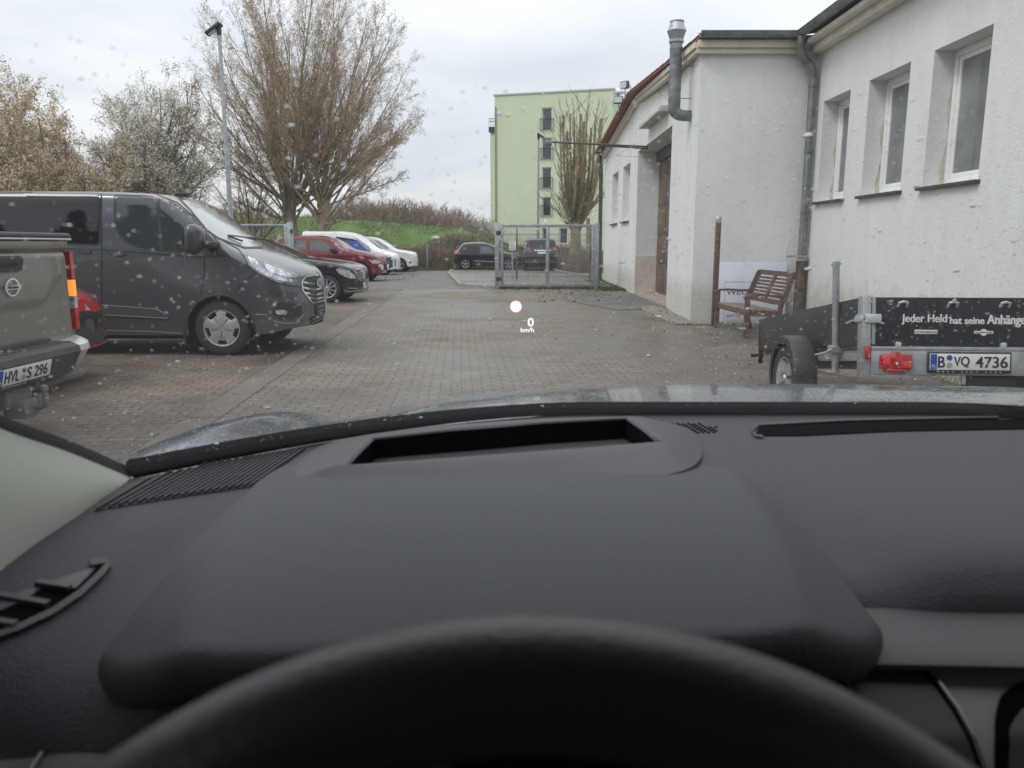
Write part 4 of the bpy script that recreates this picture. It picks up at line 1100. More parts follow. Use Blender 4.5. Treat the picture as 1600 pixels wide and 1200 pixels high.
def car(name, label, cat, loc, yaw, sp, pm, group='cars parked in the row on the left', kind='star', near=(-1, 1)):
    r0 = root(name, loc, yaw, label, cat, group); M = ROOTM[r0.name]
    mb = shell(sp, M); body = mb.build('body', pm, r0, smooth=42, weld=True); bv = mb.bvh()
    W, L = sp['W'], sp['L']
    q = MB(); q.box((-L + .4, -W + .30, .18), (-.75, W - .30, .62), M); q.box((-L + .6, -W + .26, .62), (-1.7, W - .26, sp['belt'] - .15), M)
    for wx in sp['wheels']: q.lathe([(sp['arch'] * .99, -W + .06), (sp['arch'] * .99, -W + .34), (0, -W + .34)], M @ Matrix.Translation((wx, 0, sp['wr'])) @ Matrix.Rotation(R(90), 4, 'X') @ Matrix.Scale(-1, 4, (0, 0, 1)), 24)
    for wx in sp['wheels']: q.lathe([(sp['arch'] * .99, -W + .06), (sp['arch'] * .99, -W + .34), (0, -W + .34)], M @ Matrix.Translation((wx, 0, sp['wr'])) @ Matrix.Rotation(R(90), 4, 'X'), 24)
    q.build('underbody', UNDER, r0, smooth=0, fixn=False)
    for wx in sp['wheels']:
        for s_ in near: wheel(r0, M, wx, s_ * (W - .035), sp['wr'], .21, kind, s_)
    def S(nm, poly, m, off=.004, step=5, parent=None, r_=0, thick=0):
        if r_: poly = rounded(poly, r_)
        o = sight(poly, bv, off, step, thick=thick)
        if o.f: return o.build(nm, m, parent or r0, smooth=40, fixn=False)
    def SL(nm, lines, wd, m, off=.003, step=3):
        o = MB()
        for ln in lines: sight(pline(ln, wd), bv, off, step, mb=o)
        if o.f: return o.build(nm, m, r0, smooth=40, fixn=False)
    return r0, M, bv, S, SL

# ---- grey people carrier van, side on, nose to the right
van_sp = dict(L=5.0, W=.985, bow=.26, bowr=.10, arch=.405, wr=.343, belt=1.32, roof=2.0, tum=.085, round=.11, zm=.75, nose=.10, step=.022, crown=.03,
              wheels=(-1.03, -3.96), top=[(0, .62), (.015, .80), (.05, .93), (.12, 1.02), (.25, 1.10), (.45, 1.20), (.75, 1.32), (.92, 1.41), (1.25, 1.63), (1.6, 1.86), (1.8, 1.945), (2.1, 1.975), (2.6, 1.99), (4.7, 1.985), (4.95, 1.9), (5.0, 1.2)],
              bot=[(0, .33), (.2, .28), (.5, .25), (4.6, .27), (5.0, .4)])
VP = paint('van_grey_paint', (.105, .112, .124), .5, .22)
V, VM, vb, S, SL = car('passenger_van', 'dark grey passenger van parked side on with its nose to the right, silver wheel covers', 'van', (-2.55, 10.42, 0), 0, van_sp, VP, kind='cap')
wf = S('side_window', [(-60, 302), (152, 305), (156, 309), (154, 377), (150, 381), (-60, 372)], CGLASS, .008, r_=5)
S('window_seal', [(-66, 298), (155, 301), (160, 306), (158, 381), (153, 385), (-66, 376)], PLAST, .0015, r_=5)
S('window_seal', [(178, 304), (243, 306), (272, 316), (300, 337), (324, 361), (323, 392), (288, 397), (218, 390), (200, 382), (183, 366), (178, 352)], PLAST, .0015, r_=5)
dw = S('side_window', [(182, 308), (243, 310.5), (270, 320.6), (297, 341), (319, 363), (319, 388), (287, 393), (219, 386), (202, 378), (186, 363), (181.6, 351)], mat('van_front_glass', (.035, .045, .047), .03, spec=.8), .008, r_=4)
S('window_bar', [(244, 310), (249, 312), (256, 391), (250, 390)], PLAST, .011)
S('corner_trim', [(322, 364), (363, 403), (318, 399)], PLAST, .006, r_=2)
S('windscreen', [(276, 304.5), (290, 303), (304, 306), (337, 322), (372, 347), (406, 374), (410, 385), (383, 386), (341, 371), (324, 359), (297, 326)], SCREEN, r_=4)
SL('windscreen_seal', [[(274, 304), (297, 327), (324, 360), (341, 372), (382, 387), (411, 387)]], 3.2, PLAST)
SL('panel_gap', [[(158.6, 299), (159, 420), (158.6, 518)], [(320, 400), (319, 430), (314, 460)], [(163, 300), (240, 302), (276, 316), (303, 338), (330, 364), (345, 385)],
                 [(341, 372), (372, 389), (381, 400), (389, 417), (401, 425), (376, 445), (368, 456)], [(401, 427), (440, 444), (470, 449), (474, 440)], [(-60, 384), (0, 386), (157, 390)]], 1.3, SEAM)
S('belt_moulding', [(318, 401), (160, 389), (160, 391), (318, 404)], SEAM, .002)
S('side_moulding', [(159, 476), (246, 483), (256, 489), (263, 497), (159, 491)], mat('van_trim', (.05, .05, .052), .5), .012, r_=2, thick=.01)
SL('moulding_edge', [[(159, 476), (246, 482.5), (256, 489), (263, 497), (159, 491.5)]], 1.2, CAPS, .014)
hl = S('headlight', [(380, 398), (405, 404), (462, 427), (467, 435), (459, 447), (429, 440), (405, 430), (391, 418)], mat('headlamp_grey', (.16, .165, .175), .1, coat=1, metal=.4), .008, r_=5)
S('lamp_chrome', [(386, 401), (398, 405), (410, 420), (430, 430), (456, 437), (455, 442), (430, 437), (407, 428), (394, 416)], LAMPC, .012, step=3, parent=hl)
S('lamp_reflector', [(412, 412), (436, 421), (455, 429), (456, 434), (436, 431), (418, 424)], LAMPC, .011, step=3, parent=hl)
gr = S('grille', [(476, 433), (498, 429), (505, 444), (506, 469), (487, 473), (472, 453), (471, 440)], PLAST, .004, r_=3)
SL('grille_frame', [[(505, 444), (499, 429.5), (477, 432.5), (471, 440), (472, 453), (487, 473), (506, 469.5)]], 2.0, CHROME, .010, 2)
SL('grille_bar', [[(473, 441), (488, 444), (505, 441)], [(473, 449), (489, 453), (506, 449)], [(477, 457), (491, 461), (507, 457)], [(482, 465), (494, 467), (507, 464)]], 2.6, CHROME, .009, 2)
S('badge', [(493, 440), (496, 436.5), (501, 436.5), (504, 441), (502.5, 446), (498, 448.5), (494, 446)], mat('badge_blue_grey', (.12, .16, .25), .2, metal=.7), .022, 2, r_=2)
SL('badge_ring', [[(493, 440), (496, 436.5), (501, 436.5), (504, 441), (502.5, 446), (498, 448.5), (494, 446), (493, 440)]], 1.2, CHROME, .024, 2)
fr_ = S('fog_lamp_recess', [(427, 481), (438, 472), (470, 475), (472, 486), (462, 499), (436, 500), (425, 490)], PLAST, .006, r_=4)
S('fog_lamp', [(430, 485), (441, 483.5), (449, 486), (447, 492), (432, 491)], LAMPC, .012, 2, parent=fr_, r_=2)
SL('fog_trim', [[(428, 501), (445, 505), (463, 504), (474, 490)]], 2.5, mat('trim_silver', (.3, .3, .31), .35, metal=.6), .01)
S('number_plate', [(492, 476), (506, 471), (507, 489), (493, 493)], PLATEK, .014, 3)
SL('plate_lettering', [[(495, 480), (504, 477)], [(496, 486), (504, 483)]], 2, mat('plate_grey_ink', (.2, .2, .2), .5), .017, 1.5)
S('lower_grille', [(483, 497), (506, 488), (504, 502), (486, 508)], SEAM, .004, r_=2)
SL('lower_grille_bar', [[(485, 501), (505, 492)], [(486, 505), (505, 497)]], 1.2, mat('trim_silver', (.3, .3, .31)), .008, 2)
SL('bumper_line', [[(400, 491), (418, 491.5)]], 1.4, CAPS, .004, 2)
S('headwash_cover', [(421, 449), (466, 459), (462, 468), (419, 460)], mat('van_grey_dark', (.06, .057, .06), .35, metal=.4, coat=.5), .002, r_=1)
SL('sill', [[(159, 516), (240, 518), (284, 521)]], 2.2, mat('trim_silver', (.3, .3, .31)), .004)
for poly, hd in (([(116, 389.5), (124, 388), (133, 386), (139, 388), (143, 391), (141, 396), (132, 396), (124, 393)], 0), ([(165, 393), (176, 392), (184, 390), (192, 392.5), (197, 396), (193, 400), (181, 400), (174, 396)], 0)):
    S('door_handle', poly, PLAST, .012, 3, r_=2, thick=.008)
# arch lip, mud flap, mirror, wiper cowl, aerial
q = MB()
pts = [];
for k in range(25):
    t = math.pi * k / 24; pts.append(VM @ Vector((-1.29 + .26 - .0 + .41 * math.cos(t), -.985, .343 + .405 * math.sin(t))))
q.tube(pts, .012, 6); q.build('arch_lip', PLAST, V)
q = MB(); q.bbox((-1.50, -.97, .12), (-1.47, -.72, .45), .008, VM); q.build('mud_flap', PLAST, V)
mc = aty(303, 374, 9.18)
q = MB(); rings = []
for k, (dx, s_) in enumerate(((-.075, .55), (-.07, .85), (-.045, 1.0), (.0, 1.03), (.045, .95), (.075, .75), (.085, .45))):
    rings.append([Vector((mc.x + dx + .01 * math.sin(t), mc.y + math.copysign(abs(math.cos(t)) ** .55, math.cos(t)) * .13 * s_, mc.z + math.copysign(abs(math.sin(t)) ** .55, math.sin(t)) * .17 * s_)) for t in [6.2832 * j / 24 for j in range(24)]])
q.loft(rings, cap0=True, cap1=True); mi = q.build('mirror', mat('van_grey_dark', (.06, .057, .06)), V, smooth=50)
q = MB(); q.bbox((mc.x + .03, mc.y + .05, mc.z - .10), (mc.x + .18, mc.y + .35, mc.z - .02), .02); q.build('mirror_arm', PLAST, mi)
q = MB(); q.lathe([(0, .0), (.10, .0), (.12, .012)], frame(mc + Vector((-.074, 0, .02)), (0, 1, 0), (-1, 0, 0)), 20); q.build('mirror_glass', CGLASS2, mi)
q = MB()
for a_, b_ in (((-1.02, -.55, 1.47), (-.86, .2, 1.43)), ((-.98, .25, 1.46), (-.86, .8, 1.40)), ((-1.0, -.6, 1.46), (-.86, -.5, 1.40))): q.tube([VM @ Vector(a_), VM @ Vector(b_)], .012, 6)
q.build('wiper', PLAST, V)
q = MB(); q.bbox((-1.87, -.05, 1.98), (-1.72, .03, 2.03), .012, VM); q.build('roof_aerial', PLAST, V)

# ---- black saloon
sp_ = dict(L=4.85, W=.925, bow=.20, bowr=.14, arch=.365, wr=.335, belt=.98, roof=1.45, tum=.20, round=.10, zm=.6, nose=.14, wheels=(-.80, -3.68),
           top=[(0, .5), (.02, .68), (.06, .78), (.2, .86), (.5, .93), (1.1, 1.01), (1.5, 1.06), (2.0, 1.27), (2.4, 1.41), (2.9, 1.455), (3.5, 1.38), (4.1, 1.12), (4.7, 1.04), (4.83, .9), (4.85, .6)], bot=[(0, .22), (.3, .18), (4.3, .19), (4.85, .35)])
q0, M_, b_, S, SL = car('parked_car', 'black saloon with chrome grille and bright headlight, between the dark van and the red car', 'car', (-3.60, 19.33, 0), 0, sp_, paint('black_paint', (.010, .010, .012), .1, .18), kind='multi')
Z4 = lambda x, y: (440 + x * .1375, 340 + y * .1375)
S('headlight', [Z4(*p) for p in ((610, 580), (680, 575), (760, 600), (830, 660), (850, 695), (770, 690), (700, 665), (640, 625))], LAMPC, .006, 2.5, r_=1.5)
gq = S('grille', [Z4(*p) for p in ((820, 600), (870, 580), (910, 610), (945, 720), (900, 722), (870, 700))], PLAST, .006, 2.5)
SL('grille_bar', [[Z4(830, 600), Z4(872, 583), Z4(912, 612), Z4(943, 718), Z4(903, 720), Z4(868, 690), Z4(830, 600)]] + [[Z4(840 + k * 14, 625 + k * 22), Z4(915 + k * 8, 612 + k * 22)] for k in range(5)], .9, CHROME, .010, 1.5)
SL('bumper_trim', [[Z4(695, 830), Z4(780, 838), Z4(930, 828)], [Z4(750, 800), Z4(870, 805)]], 1.3, CHROME, .006, 2)
S('number_plate', [Z4(*p) for p in ((920, 740), (950, 728), (958, 800), (930, 800))], PLATEW, .01, 2)
SL('panel_gap', [[Z4(590, 700), Z4(700, 690), Z4(860, 705)], [Z4(600, 560), Z4(820, 600)]], .8, SEAM, .002, 2)
S('side_window', [aty(x, y, 0) and (x, y) for x, y in ((330, 388), (420, 380), (470, 394), (440, 400), (340, 402))], CGLASS, .004)

# ---- red SUV
suv_top = [(0, .6), (.02, .78), (.07, .90), (.2, .97), (.5, 1.03), (1.1, 1.14), (1.3, 1.20), (1.7, 1.45), (2.0, 1.60), (2.4, 1.67), (3.3, 1.67), (4.0, 1.60), (4.35, 1.30), (4.5, 1.1), (4.6, .7)]
suv = dict(L=4.6, W=.91, bow=.22, bowr=.14, arch=.40, wr=.355, belt=1.10, roof=1.66, tum=.17, round=.10, zm=.7, nose=.15, wheels=(-.86, -3.57), top=suv_top, bot=[(0, .30), (.3, .24), (4.2, .26), (4.6, .4)], step=.05)
q0, M_, b_, S, SL = car('parked_car', 'dark red SUV with black door mirror just beyond the black saloon', 'car', (-4.85, 30.12, 0), 0, suv, paint('red_paint', (.17, .010, .013), .2, .25), kind='star')
S('side_window', [Z4(*p) for p in ((0, 262), (200, 258), (280, 262), (282, 358), (0, 358))], CGLASS2, .004, 3, r_=1)
S('side_window', [Z4(*p) for p in ((325, 262), (470, 262), (540, 320), (560, 380), (330, 366))], CGLASS2, .004, 3, r_=1)
S('windscreen', [Z4(*p) for p in ((560, 255), (640, 262), (720, 300), (790, 380), (740, 384), (650, 350))], SCREEN, .004, 3)
S('headlight', [Z4(*p) for p in ((985, 478), (1080, 480), (1120, 505), (1090, 530), (1030, 520))], LAMPC, .006, 2)
S('grille', [Z4(*p) for p in ((1100, 540), (1140, 530), (1145, 570), (1110, 575))], CHROME, .006, 2)
S('number_plate', [Z4(*p) for p in ((1125, 545), (1152, 540), (1155, 590), (1130, 595))], PLATEW, .012, 2)
S('bumper_lower', [Z4(*p) for p in ((930, 640), (1050, 640), (1145, 590), (1140, 625), (1060, 680), (940, 690))], PLAST, .004, 3)
SL('panel_gap', [[Z4(0, 470), Z4(300, 500), Z4(520, 520)], [Z4(640, 380), Z4(630, 480)], [Z4(300, 265), Z4(310, 470)]], .8, SEAM, .002, 2)
mc = aty(519, 391, 29.0); q = MB(); q.bbox((mc.x - .09, mc.y - .05, mc.z - .08), (mc.x + .09, mc.y + .22, mc.z + .08), .04, None); q.build('mirror', PLAST, q0)

# ---- white high-roofed van with blue doors
kg = dict(L=4.4, W=.90, bow=.22, bowr=.06, arch=.37, wr=.33, belt=1.15, roof=1.92, tum=.12, round=.11, zm=.7, nose=.13, wheels=(-.84, -3.55), step=.05,
          top=[(0, .6), (.02, .75), (.08, .88), (.25, .96), (.6, 1.06), (1.0, 1.2), (1.5, 1.56), (1.85, 1.80), (2.1, 1.88), (2.6, 1.94), (4.2, 1.93), (4.38, 1.8), (4.4, 1.0)], bot=[(0, .28), (.3, .22), (4.1, .24), (4.4, .4)])
q0, M_, b_, S, SL = car('parked_van', 'white high roofed van with blue doors and black bumper, behind the red SUV', 'van', (-5.22, 36.4, 0), 0, kg, paint('white_paint', (.72, .73, .75), 0, .3))
S('door', [Z4(*p) for p in ((560, 245), (870, 262), (1015, 385), (990, 470), (560, 470))], mat('blue_wrap', (.03, .06, .30), .3, coat=.5), .003, 3)
S('side_window', [Z4(*p) for p in ((615, 215), (800, 240), (870, 262), (700, 262), (625, 245))], CGLASS, .005, 3)
S('side_window', [Z4(*p) for p in ((675, 264), (765, 268), (782, 345), (700, 338))], CGLASS2, .006, 3)
S('windscreen', [Z4(*p) for p in ((815, 225), (870, 245), (990, 330), (1020, 372), (975, 372), (900, 300))], SCREEN, .005, 3)
S('bumper', [Z4(*p) for p in ((1120, 480), (1160, 455), (1250, 450), (1300, 480), (1290, 595), (1180, 605), (1130, 540))], mat('bumper_grey', (.06, .063, .07), .5), .004, 3)
S('headlight', [Z4(*p) for p in ((1140, 430), (1220, 425), (1250, 448), (1160, 452))], LAMPC, .006, 2)
# ---- white SUV at the end of the row
suv2 = dict(suv); suv2['top'] = [(a_, z + (.07 if a_ > 1.2 else 0)) for a_, z in suv_top]; suv2['roof'] = 1.73
q0, M_, b_, S, SL = car('parked_car', 'white SUV, the farthest car of the row on the left', 'car', (-4.92, 40.72, 0), 0, suv2, paint('white_paint', (.72, .73, .75)))
S('side_window', [Z4(*p) for p in ((905, 245), (1010, 260), (1110, 330), (1150, 355), (1060, 352), (960, 300))], CGLASS, .005, 3)
S('windscreen', [Z4(*p) for p in ((1040, 250), (1100, 265), (1230, 350), (1190, 358), (1120, 320))], SCREEN, .005, 3)
S('headlight', [Z4(*p) for p in ((1370, 400), (1450, 402), (1495, 425), (1490, 445), (1420, 430))], LAMPC, .006, 2)
S('bumper_lower', [Z4(*p) for p in ((1385, 555), (1505, 535), (1508, 570), (1390, 585))], PLAST, .004, 2)
S('fog_lamp', [Z4(*p) for p in ((1445, 510), (1475, 495), (1480, 510), (1450, 525))], PLAST, .006, 1.5)
# ---- black hatchback crosswise behind the gate
ht = dict(L=3.7, W=.84, bow=.2, bowr=.12, arch=.345, wr=.305, belt=.93, roof=1.40, tum=.16, round=.10, zm=.6, nose=.14, wheels=(-.73, -3.02), step=.05,
          top=[(0, .45), (.03, .62), (.1, .72), (.3, .79), (.9, .93), (1.3, 1.12), (1.7, 1.33), (2.1, 1.41), (2.9, 1.40), (3.2, 1.33), (3.5, .98), (3.66, .85), (3.7, .55)], bot=[(0, .2), (3.2, .2), (3.7, .35)])
Z5 = lambda x, y: (700 + x * .1625, 340 + y * .1625)
q0, M_, b_, S, SL = car('parked_car', 'black hatchback parked crosswise beyond the yard, half behind the left gate post', 'car', (.52, 42.6, .05), 0, ht, paint('night_paint', (.012, .013, .02), .2, .2), group='cars parked beyond the gate')
S('side_window', [Z5(*p) for p in ((110, 290), (160, 270), (300, 272), (300, 345), (110, 340))], CGLASS, .005, 2.5)
S('side_window', [Z5(*p) for p in ((312, 278), (400, 280), (440, 330), (430, 345), (312, 345))], CGLASS2, .005, 2.5)
S('tail_light', [Z5(*p) for p in ((72, 320), (110, 305), (120, 350), (80, 355))], LAMPR, .006, 1.5)
S('headlight', [Z5(*p) for p in ((600, 375), (655, 372), (680, 385), (620, 395))], LAMPC, .006, 1.5)
SL('side_moulding', [[Z5(250, 415), Z5(440, 425)]], 1.2, CAPS, .006, 2)
# ---- black SUV seen from behind
suv3 = dict(suv); suv3['W'] = .90; suv3['bowr'] = .10; suv3['roof'] = 1.62; suv3['top'] = [(a_, z - (.04 if a_ > 1.2 else 0)) for a_, z in suv_top[:11]] + [(3.9, 1.60), (4.25, 1.50), (4.42, 1.15), (4.55, .95), (4.6, .7)]
q0, M_, b_, S, SL = car('parked_car', 'black SUV seen from behind through the mesh gate', 'car', (1.46, 44.3, .05), R(90), suv3, MATS['black_paint'], group='cars parked beyond the gate')
S('rear_window', [Z5(*p) for p in ((790, 220), (1010, 218), (1035, 285), (770, 288))], CGLASS, .005, 2.5, r_=1)
S('tail_light', [Z5(*p) for p in ((748, 296), (772, 283), (803, 292), (792, 308), (752, 310))], LAMPR, .006, 1.5)
S('tail_light', [Z5(*p) for p in ((1000, 292), (1030, 282), (1050, 298), (1052, 312), (1008, 308))], LAMPR, .006, 1.5)
S('number_plate', [Z5(*p) for p in ((860, 328), (955, 328), (955, 348), (860, 348))], PLATEW, .012, 2)
SL('tailgate_trim', [[Z5(830, 316), Z5(985, 316)]], 1.4, CHROME, .01, 2)
S('bumper', [Z5(*p) for p in ((720, 400), (1068, 400), (1070, 480), (985, 492), (800, 492), (725, 480))], PLAST, .004, 4)
q = MB()
for s_ in (-1, 1): q.bbox((-1.62, s_ * .9, 1.08), (-1.45, s_ * 1.09, 1.24), .04, M_)
q.build('mirror', MATS['black_paint'], q0)

# ---- red hatchback between pickup and van
rh = dict(L=4.0, W=.86, bow=.2, bowr=.16, arch=.35, wr=.31, belt=.92, roof=1.44, tum=.18, round=.09, zm=.6, nose=.14, wheels=(-.8, -3.25), step=.04,
          top=[(0, .5), (.05, .7), (.3, .8), (1.0, .93), (1.4, 1.12), (1.8, 1.35), (2.3, 1.42), (3.0, 1.34), (3.5, 1.04), (3.82, .87), (3.95, .80), (4.0, .62)], bot=[(0, .2), (3.6, .2), (3.85, .26), (4.0, .34)])
q0, M_, b_, S, SL = car('parked_car', 'red hatchback of which only the tail shows between the olive pickup and the grey van', 'car', (-8.16, 7.35, 0), R(180), rh, MATS['red_paint'])
Z3 = lambda x, y: (x * .2667, 360 + y * .2667)
tl = S('tail_light', [Z3(*p) for p in ((400, 370), (500, 388), (560, 420), (592, 462), (560, 476), (480, 476), (400, 480))], LAMPR, .006, 3)
S('reversing_lamp', [Z3(*p) for p in ((490, 430), (525, 468), (495, 470))], LAMPC, .010, 2, parent=tl)
S('rear_panel', [Z3(*p) for p in ((400, 480), (592, 476), (604, 500), (600, 570), (400, 605))], mat('gloss_black', (.012, .012, .014), .25, coat=.8, var=.5, vscale=40), .005, 3)
S('plate_holder', [Z3(*p) for p in ((400, 612), (602, 570), (604, 650), (400, 690))], mat('holder_grey', (.035, .038, .045), .5), .012, 3, thick=.01)
S('reflector', [Z3(*p) for p in ((540, 672), (605, 650), (625, 668), (610, 688), (550, 695))], LAMPR, .008, 2)
S('bumper_lower', [Z3(*p) for p in ((400, 700), (612, 690), (605, 740), (530, 785), (400, 800))], PLAST, .006, 3)

# ---- olive grey pickup with its tail towards the yard
PY = R(178.0)
pk = dict(L=5.1, W=.92, bow=.2, bowr=.03, arch=.43, wr=.385, belt=1.06, roof=1.78, tum=.16, round=.05, zm=.8, nose=.14, tail=.02, wheels=(-.95, -4.12), step=.035, crown=.02, smooth=False,
          top=[(0, .7), (.03, .95), (.1, 1.03), (1.2, 1.14), (1.35, 1.2), (1.9, 1.62), (2.1, 1.74), (2.6, 1.79), (3.3, 1.76), (3.42, 1.7), (3.46, 1.37), (5.05, 1.385), (5.1, 1.37)], bot=[(0, .45), (4.8, .45), (4.88, .62), (5.1, .64)])
PKP = paint('olive_grey_paint', (.20, .197, .175), .35, .40, var=.10)
TGX = -3.34
PC = Vector((TGX, 4.96, 0)) - (Matrix.Rotation(PY, 3, 'Z') @ Vector((-5.1, 0, 0)))
K, KM, kb, S, SL = car('pickup_truck', 'dusty olive grey pickup truck, tailgate and lit orange lamp towards us', 'pickup truck', PC, PY, pk, PKP)
def kp(d, y, z): return KM @ Vector((-5.1 - d, y, z if z < .66 else .66 + (z - .66) * 1.11))      # d metres behind the tailgate, y to its left (= far from us is -y)
def tg(y, z):                                              # pressed tailgate skin
    u = abs(y) / .76
    d = .022 + .03 * sstep(1.235, 1.27, z) - .012 * sstep(1.20, 1.235, z) * (1 - sstep(1.235, 1.26, z)) - .02 * (1 - sstep(.66, .70, z))
    zc_ = .93 + .14 * sstep(.42, .68, abs(y))
    d += .018 * sstep(zc_ - .035, zc_ + .02, z) * (1 - .35 * sstep(1.05, 1.22, z)) * (1 - sstep(.66, .74, abs(y)))
    d += .02 * (1 - u * u)
    return d
q = MB(); ny, nz = 72, 44; vs = []
for i in range(ny + 1):
    for j in range(nz + 1):
        y = -.79 + 1.58 * i / ny; z = .665 + .64 * j / nz; vs.append(kp(tg(y, z), y, z))
q.add(vs, [(i * (nz + 1) + j, i * (nz + 1) + j + 1, (i + 1) * (nz + 1) + j + 1, (i + 1) * (nz + 1) + j) for i in range(ny) for j in range(nz)])
TG = q.build('tailgate', PKP, K, smooth=40); tgb = q.bvh()
q = MB(); q.poly([kp(.004, -.805, .66), kp(.004, .805, .66), kp(.004, .805, 1.3), kp(.004, -.805, 1.3)]); q.build('tailgate_gap', SEAM, K, smooth=0)
q = MB(); q.tube([kp(.012, y, 1.335) for y in (-.86, .86)], .028, 12); q.bbox((-5.12, -.89, 1.375), (-3.55, .89, 1.42), .02, KM); q.build('bed_cover', PLAST, K)
q = MB(); q.tube([kp(.045, y, 1.318) for y in (-.84, .84)], .009, 8); q.build('cover_edge', CAPS, K)
def T(nm, poly, m, off=.004, step=3, parent=None, r_=0, thick=0):
    o = sight(rounded(poly, r_) if r_ else poly, tgb, off, step, thick=thick)
    if o.f: return o.build(nm, m, parent or K, smooth=40, fixn=False)
hd = T('handle', [Z3(*p) for p in ((-60, 155), (110, 150), (133, 165), (128, 230), (95, 245), (-60, 250))], PLAST, .006, 3, r_=3, thick=.01)
T('handle_grip', [Z3(*p) for p in ((-60, 198), (75, 190), (98, 196), (75, 205), (-60, 215))], SEAM, .012, 2, parent=hd)
def ring(cx, cy, rx, ry, n=28): return [(cx + rx * math.cos(6.2832 * k / n), cy + ry * math.sin(6.2832 * k / n)) for k in range(n + 1)]
o = sight(pline(ring(16.2, 449, 10, 13.2), 2.4), tgb, .016, 1.5)
sight([(3.5, 447.0), (28.5, 444.5), (28.5, 451), (3.5, 453.8)], tgb, .020, 1.5, mb=o)
bd = o.build('badge', CHROME, K, smooth=30, fixn=False)
c0 = tgb.ray_cast(EYE, ray(16, 449).normalized()); nn_ = c0[1] if c0[1].dot(ray(16, 449)) < 0 else -c0[1]
xx = (KM.to_3x3() @ Vector((0, -1, 0)))
text_mesh('badge_lettering', 'NISSAN', frame(c0[0] + nn_ * .024, xx, nn_), .019, PLATEK, K, .098, bold=.005)
# tail lamp wrapping the far corner
def KS(nm, poly, m, off=.006, parent=None):
    o = sight(poly, kb, off, 2.5)
    if o.f: return o.build(nm, m, parent or K, smooth=40, fixn=False)
q = MB()
def lampcol(z0, z1, m, nm, parent=None):
    q = MB(); rings = []
    for k in range(5):
        z = z0 + (z1 - z0) * k / 4; bul = .012
        rings.append([kp(-.22, -.895, z), kp(-.20, -.905 - bul, z), kp(-.06, -.91 - bul, z), kp(.006, -.902, z), kp(.026, -.882, z), kp(.026, -.842, z), kp(.0, -.835, z)])
    q.loft(rings, closed=True, cap0=True, cap1=True); return q.build(nm, m, parent or K, smooth=40)
tl = lampcol(1.052, 1.24, LAMPR, 'tail_light')
lampcol(.945, 1.05, mat('indicator_lit', (.9, .3, .05), .3, emit=(1, .30, .04), estr=.7), 'indicator', tl); lampcol(.862, .943, LAMPC, 'reversing_lamp', tl); lampcol(.72, .86, LAMPR, 'reflector', tl)
# bumper with step pad, bright end caps, plate and tow bracket
def bump_ring(y):
    e = sstep(.62, .93, abs(y)) * .10; zt = .665 + .012 * sstep(.55, .8, abs(y)) ; zb = .42 + .10 * sstep(.35, .9, abs(y))
    return [kp(-.10, y, zt), kp(.17 - e, y, zt), kp(.215 - e, y, zt - .02), kp(.225 - e, y, zt - .06), kp(.20 - e, y, (zt + zb) / 2), kp(.16 - e, y, zb + .03), kp(.10 - e, y, zb), kp(-.10, y, zb)]
q = MB(); q.loft([bump_ring(-.54 + 1.08 * k / 16) for k in range(17)], cap0=True, cap1=True); BU = q.build('bumper', mat('bumper_charcoal', (.055, .058, .058), .6, var=.2, vscale=5), K, smooth=30)
for s_ in (-1, 1):
    q = MB(); rings = []
    for k in range(13):
        y = s_ * (.542 + .41 * k / 12); rr = bump_ring(y); sh = Vector((0, 0, 0)) + (KM.to_3x3() @ Vector((.16 * (k / 12) ** 3, 0, 0)))
        rings.append([p + sh * (1 if i not in (0, 7) else 0) for i, p in enumerate(rr)])
    q.loft(rings, cap0=True, cap1=True); q.build('bumper_end', mat('dusty_chrome', (.55, .55, .54), .35, metal=.5), BU, smooth=40)
q = MB()
for k in range(15): y = -.56 + k * .08; q.bbox(tuple((-5.1 - .15, y, .663)), tuple((-5.1 - .03, y + .035, .672)), .002, KM)
q.build('step_pad', mat('pad_grey', (.09, .09, .088), .8), BU)
def plate(parent, M, wd, hh, letters, mats=None, seal=None):
    """number plate on matrix M (x right, y up, z out)"""
    f_ = MB(); f_.bbox((-wd / 2 - .012, -hh / 2 - .02, 0), (wd / 2 + .012, hh / 2 + .012, .012), .006, M); pf = f_.build('number_plate', PLATEK, parent)
    f_ = MB(); f_.bbox((-wd / 2, -hh / 2, .011), (wd / 2, hh / 2, .0155), .003, M); f_.build('plate_face', PLATEW, pf)
    f_ = MB(); f_.box((-wd / 2 + .003, -hh / 2 + .003, .0155), (-wd / 2 + .044, hh / 2 - .003, .0165), M); f_.build('plate_band', PLATEB, pf, smooth=0)
    text_mesh('plate_lettering', 'D', M @ Matrix.Translation((-wd / 2 + .0235, -hh * .26, .0167)), hh * .17, PLATEW, pf)
    text_mesh('frame_lettering', 'AUTOHAUS   - - - - - -' if letters[0][0] != 'B' else '- - - -   - - - -   - - - -', M @ Matrix.Translation((0, -hh / 2 - .0115, .0123)), .008 if letters[0][0] != 'B' else .003, PLATEW, pf, wd * .8, extrude=.0004)
    for s_, cx, w_ in letters: text_mesh('plate_lettering', s_, M @ Matrix.Translation((cx, -.001, .0158)), hh * .70, PLATEK, pf, w_, bold=.012, fat=.0009)
    for dy, m_ in ((.026, PLATEB), (-.022, mat('seal_grey', (.28, .30, .30), .5))):
        f_ = MB(); f_.lathe([(0, .018), (.0175, .018), (.0185, .0156)], M @ Matrix.Translation((seal, dy, 0)), 20); f_.build('seal', m_, pf, smooth=0)
    return pf
PM = frame(kp(.205, .07, .545), xx, KM.to_3x3() @ Vector((-1, 0, -.25)))
plate(K, PM, .52, .11, [('HVL', -.13, .135), ('S', .035, .042), ('296', .155, .135)], seal=-.018)
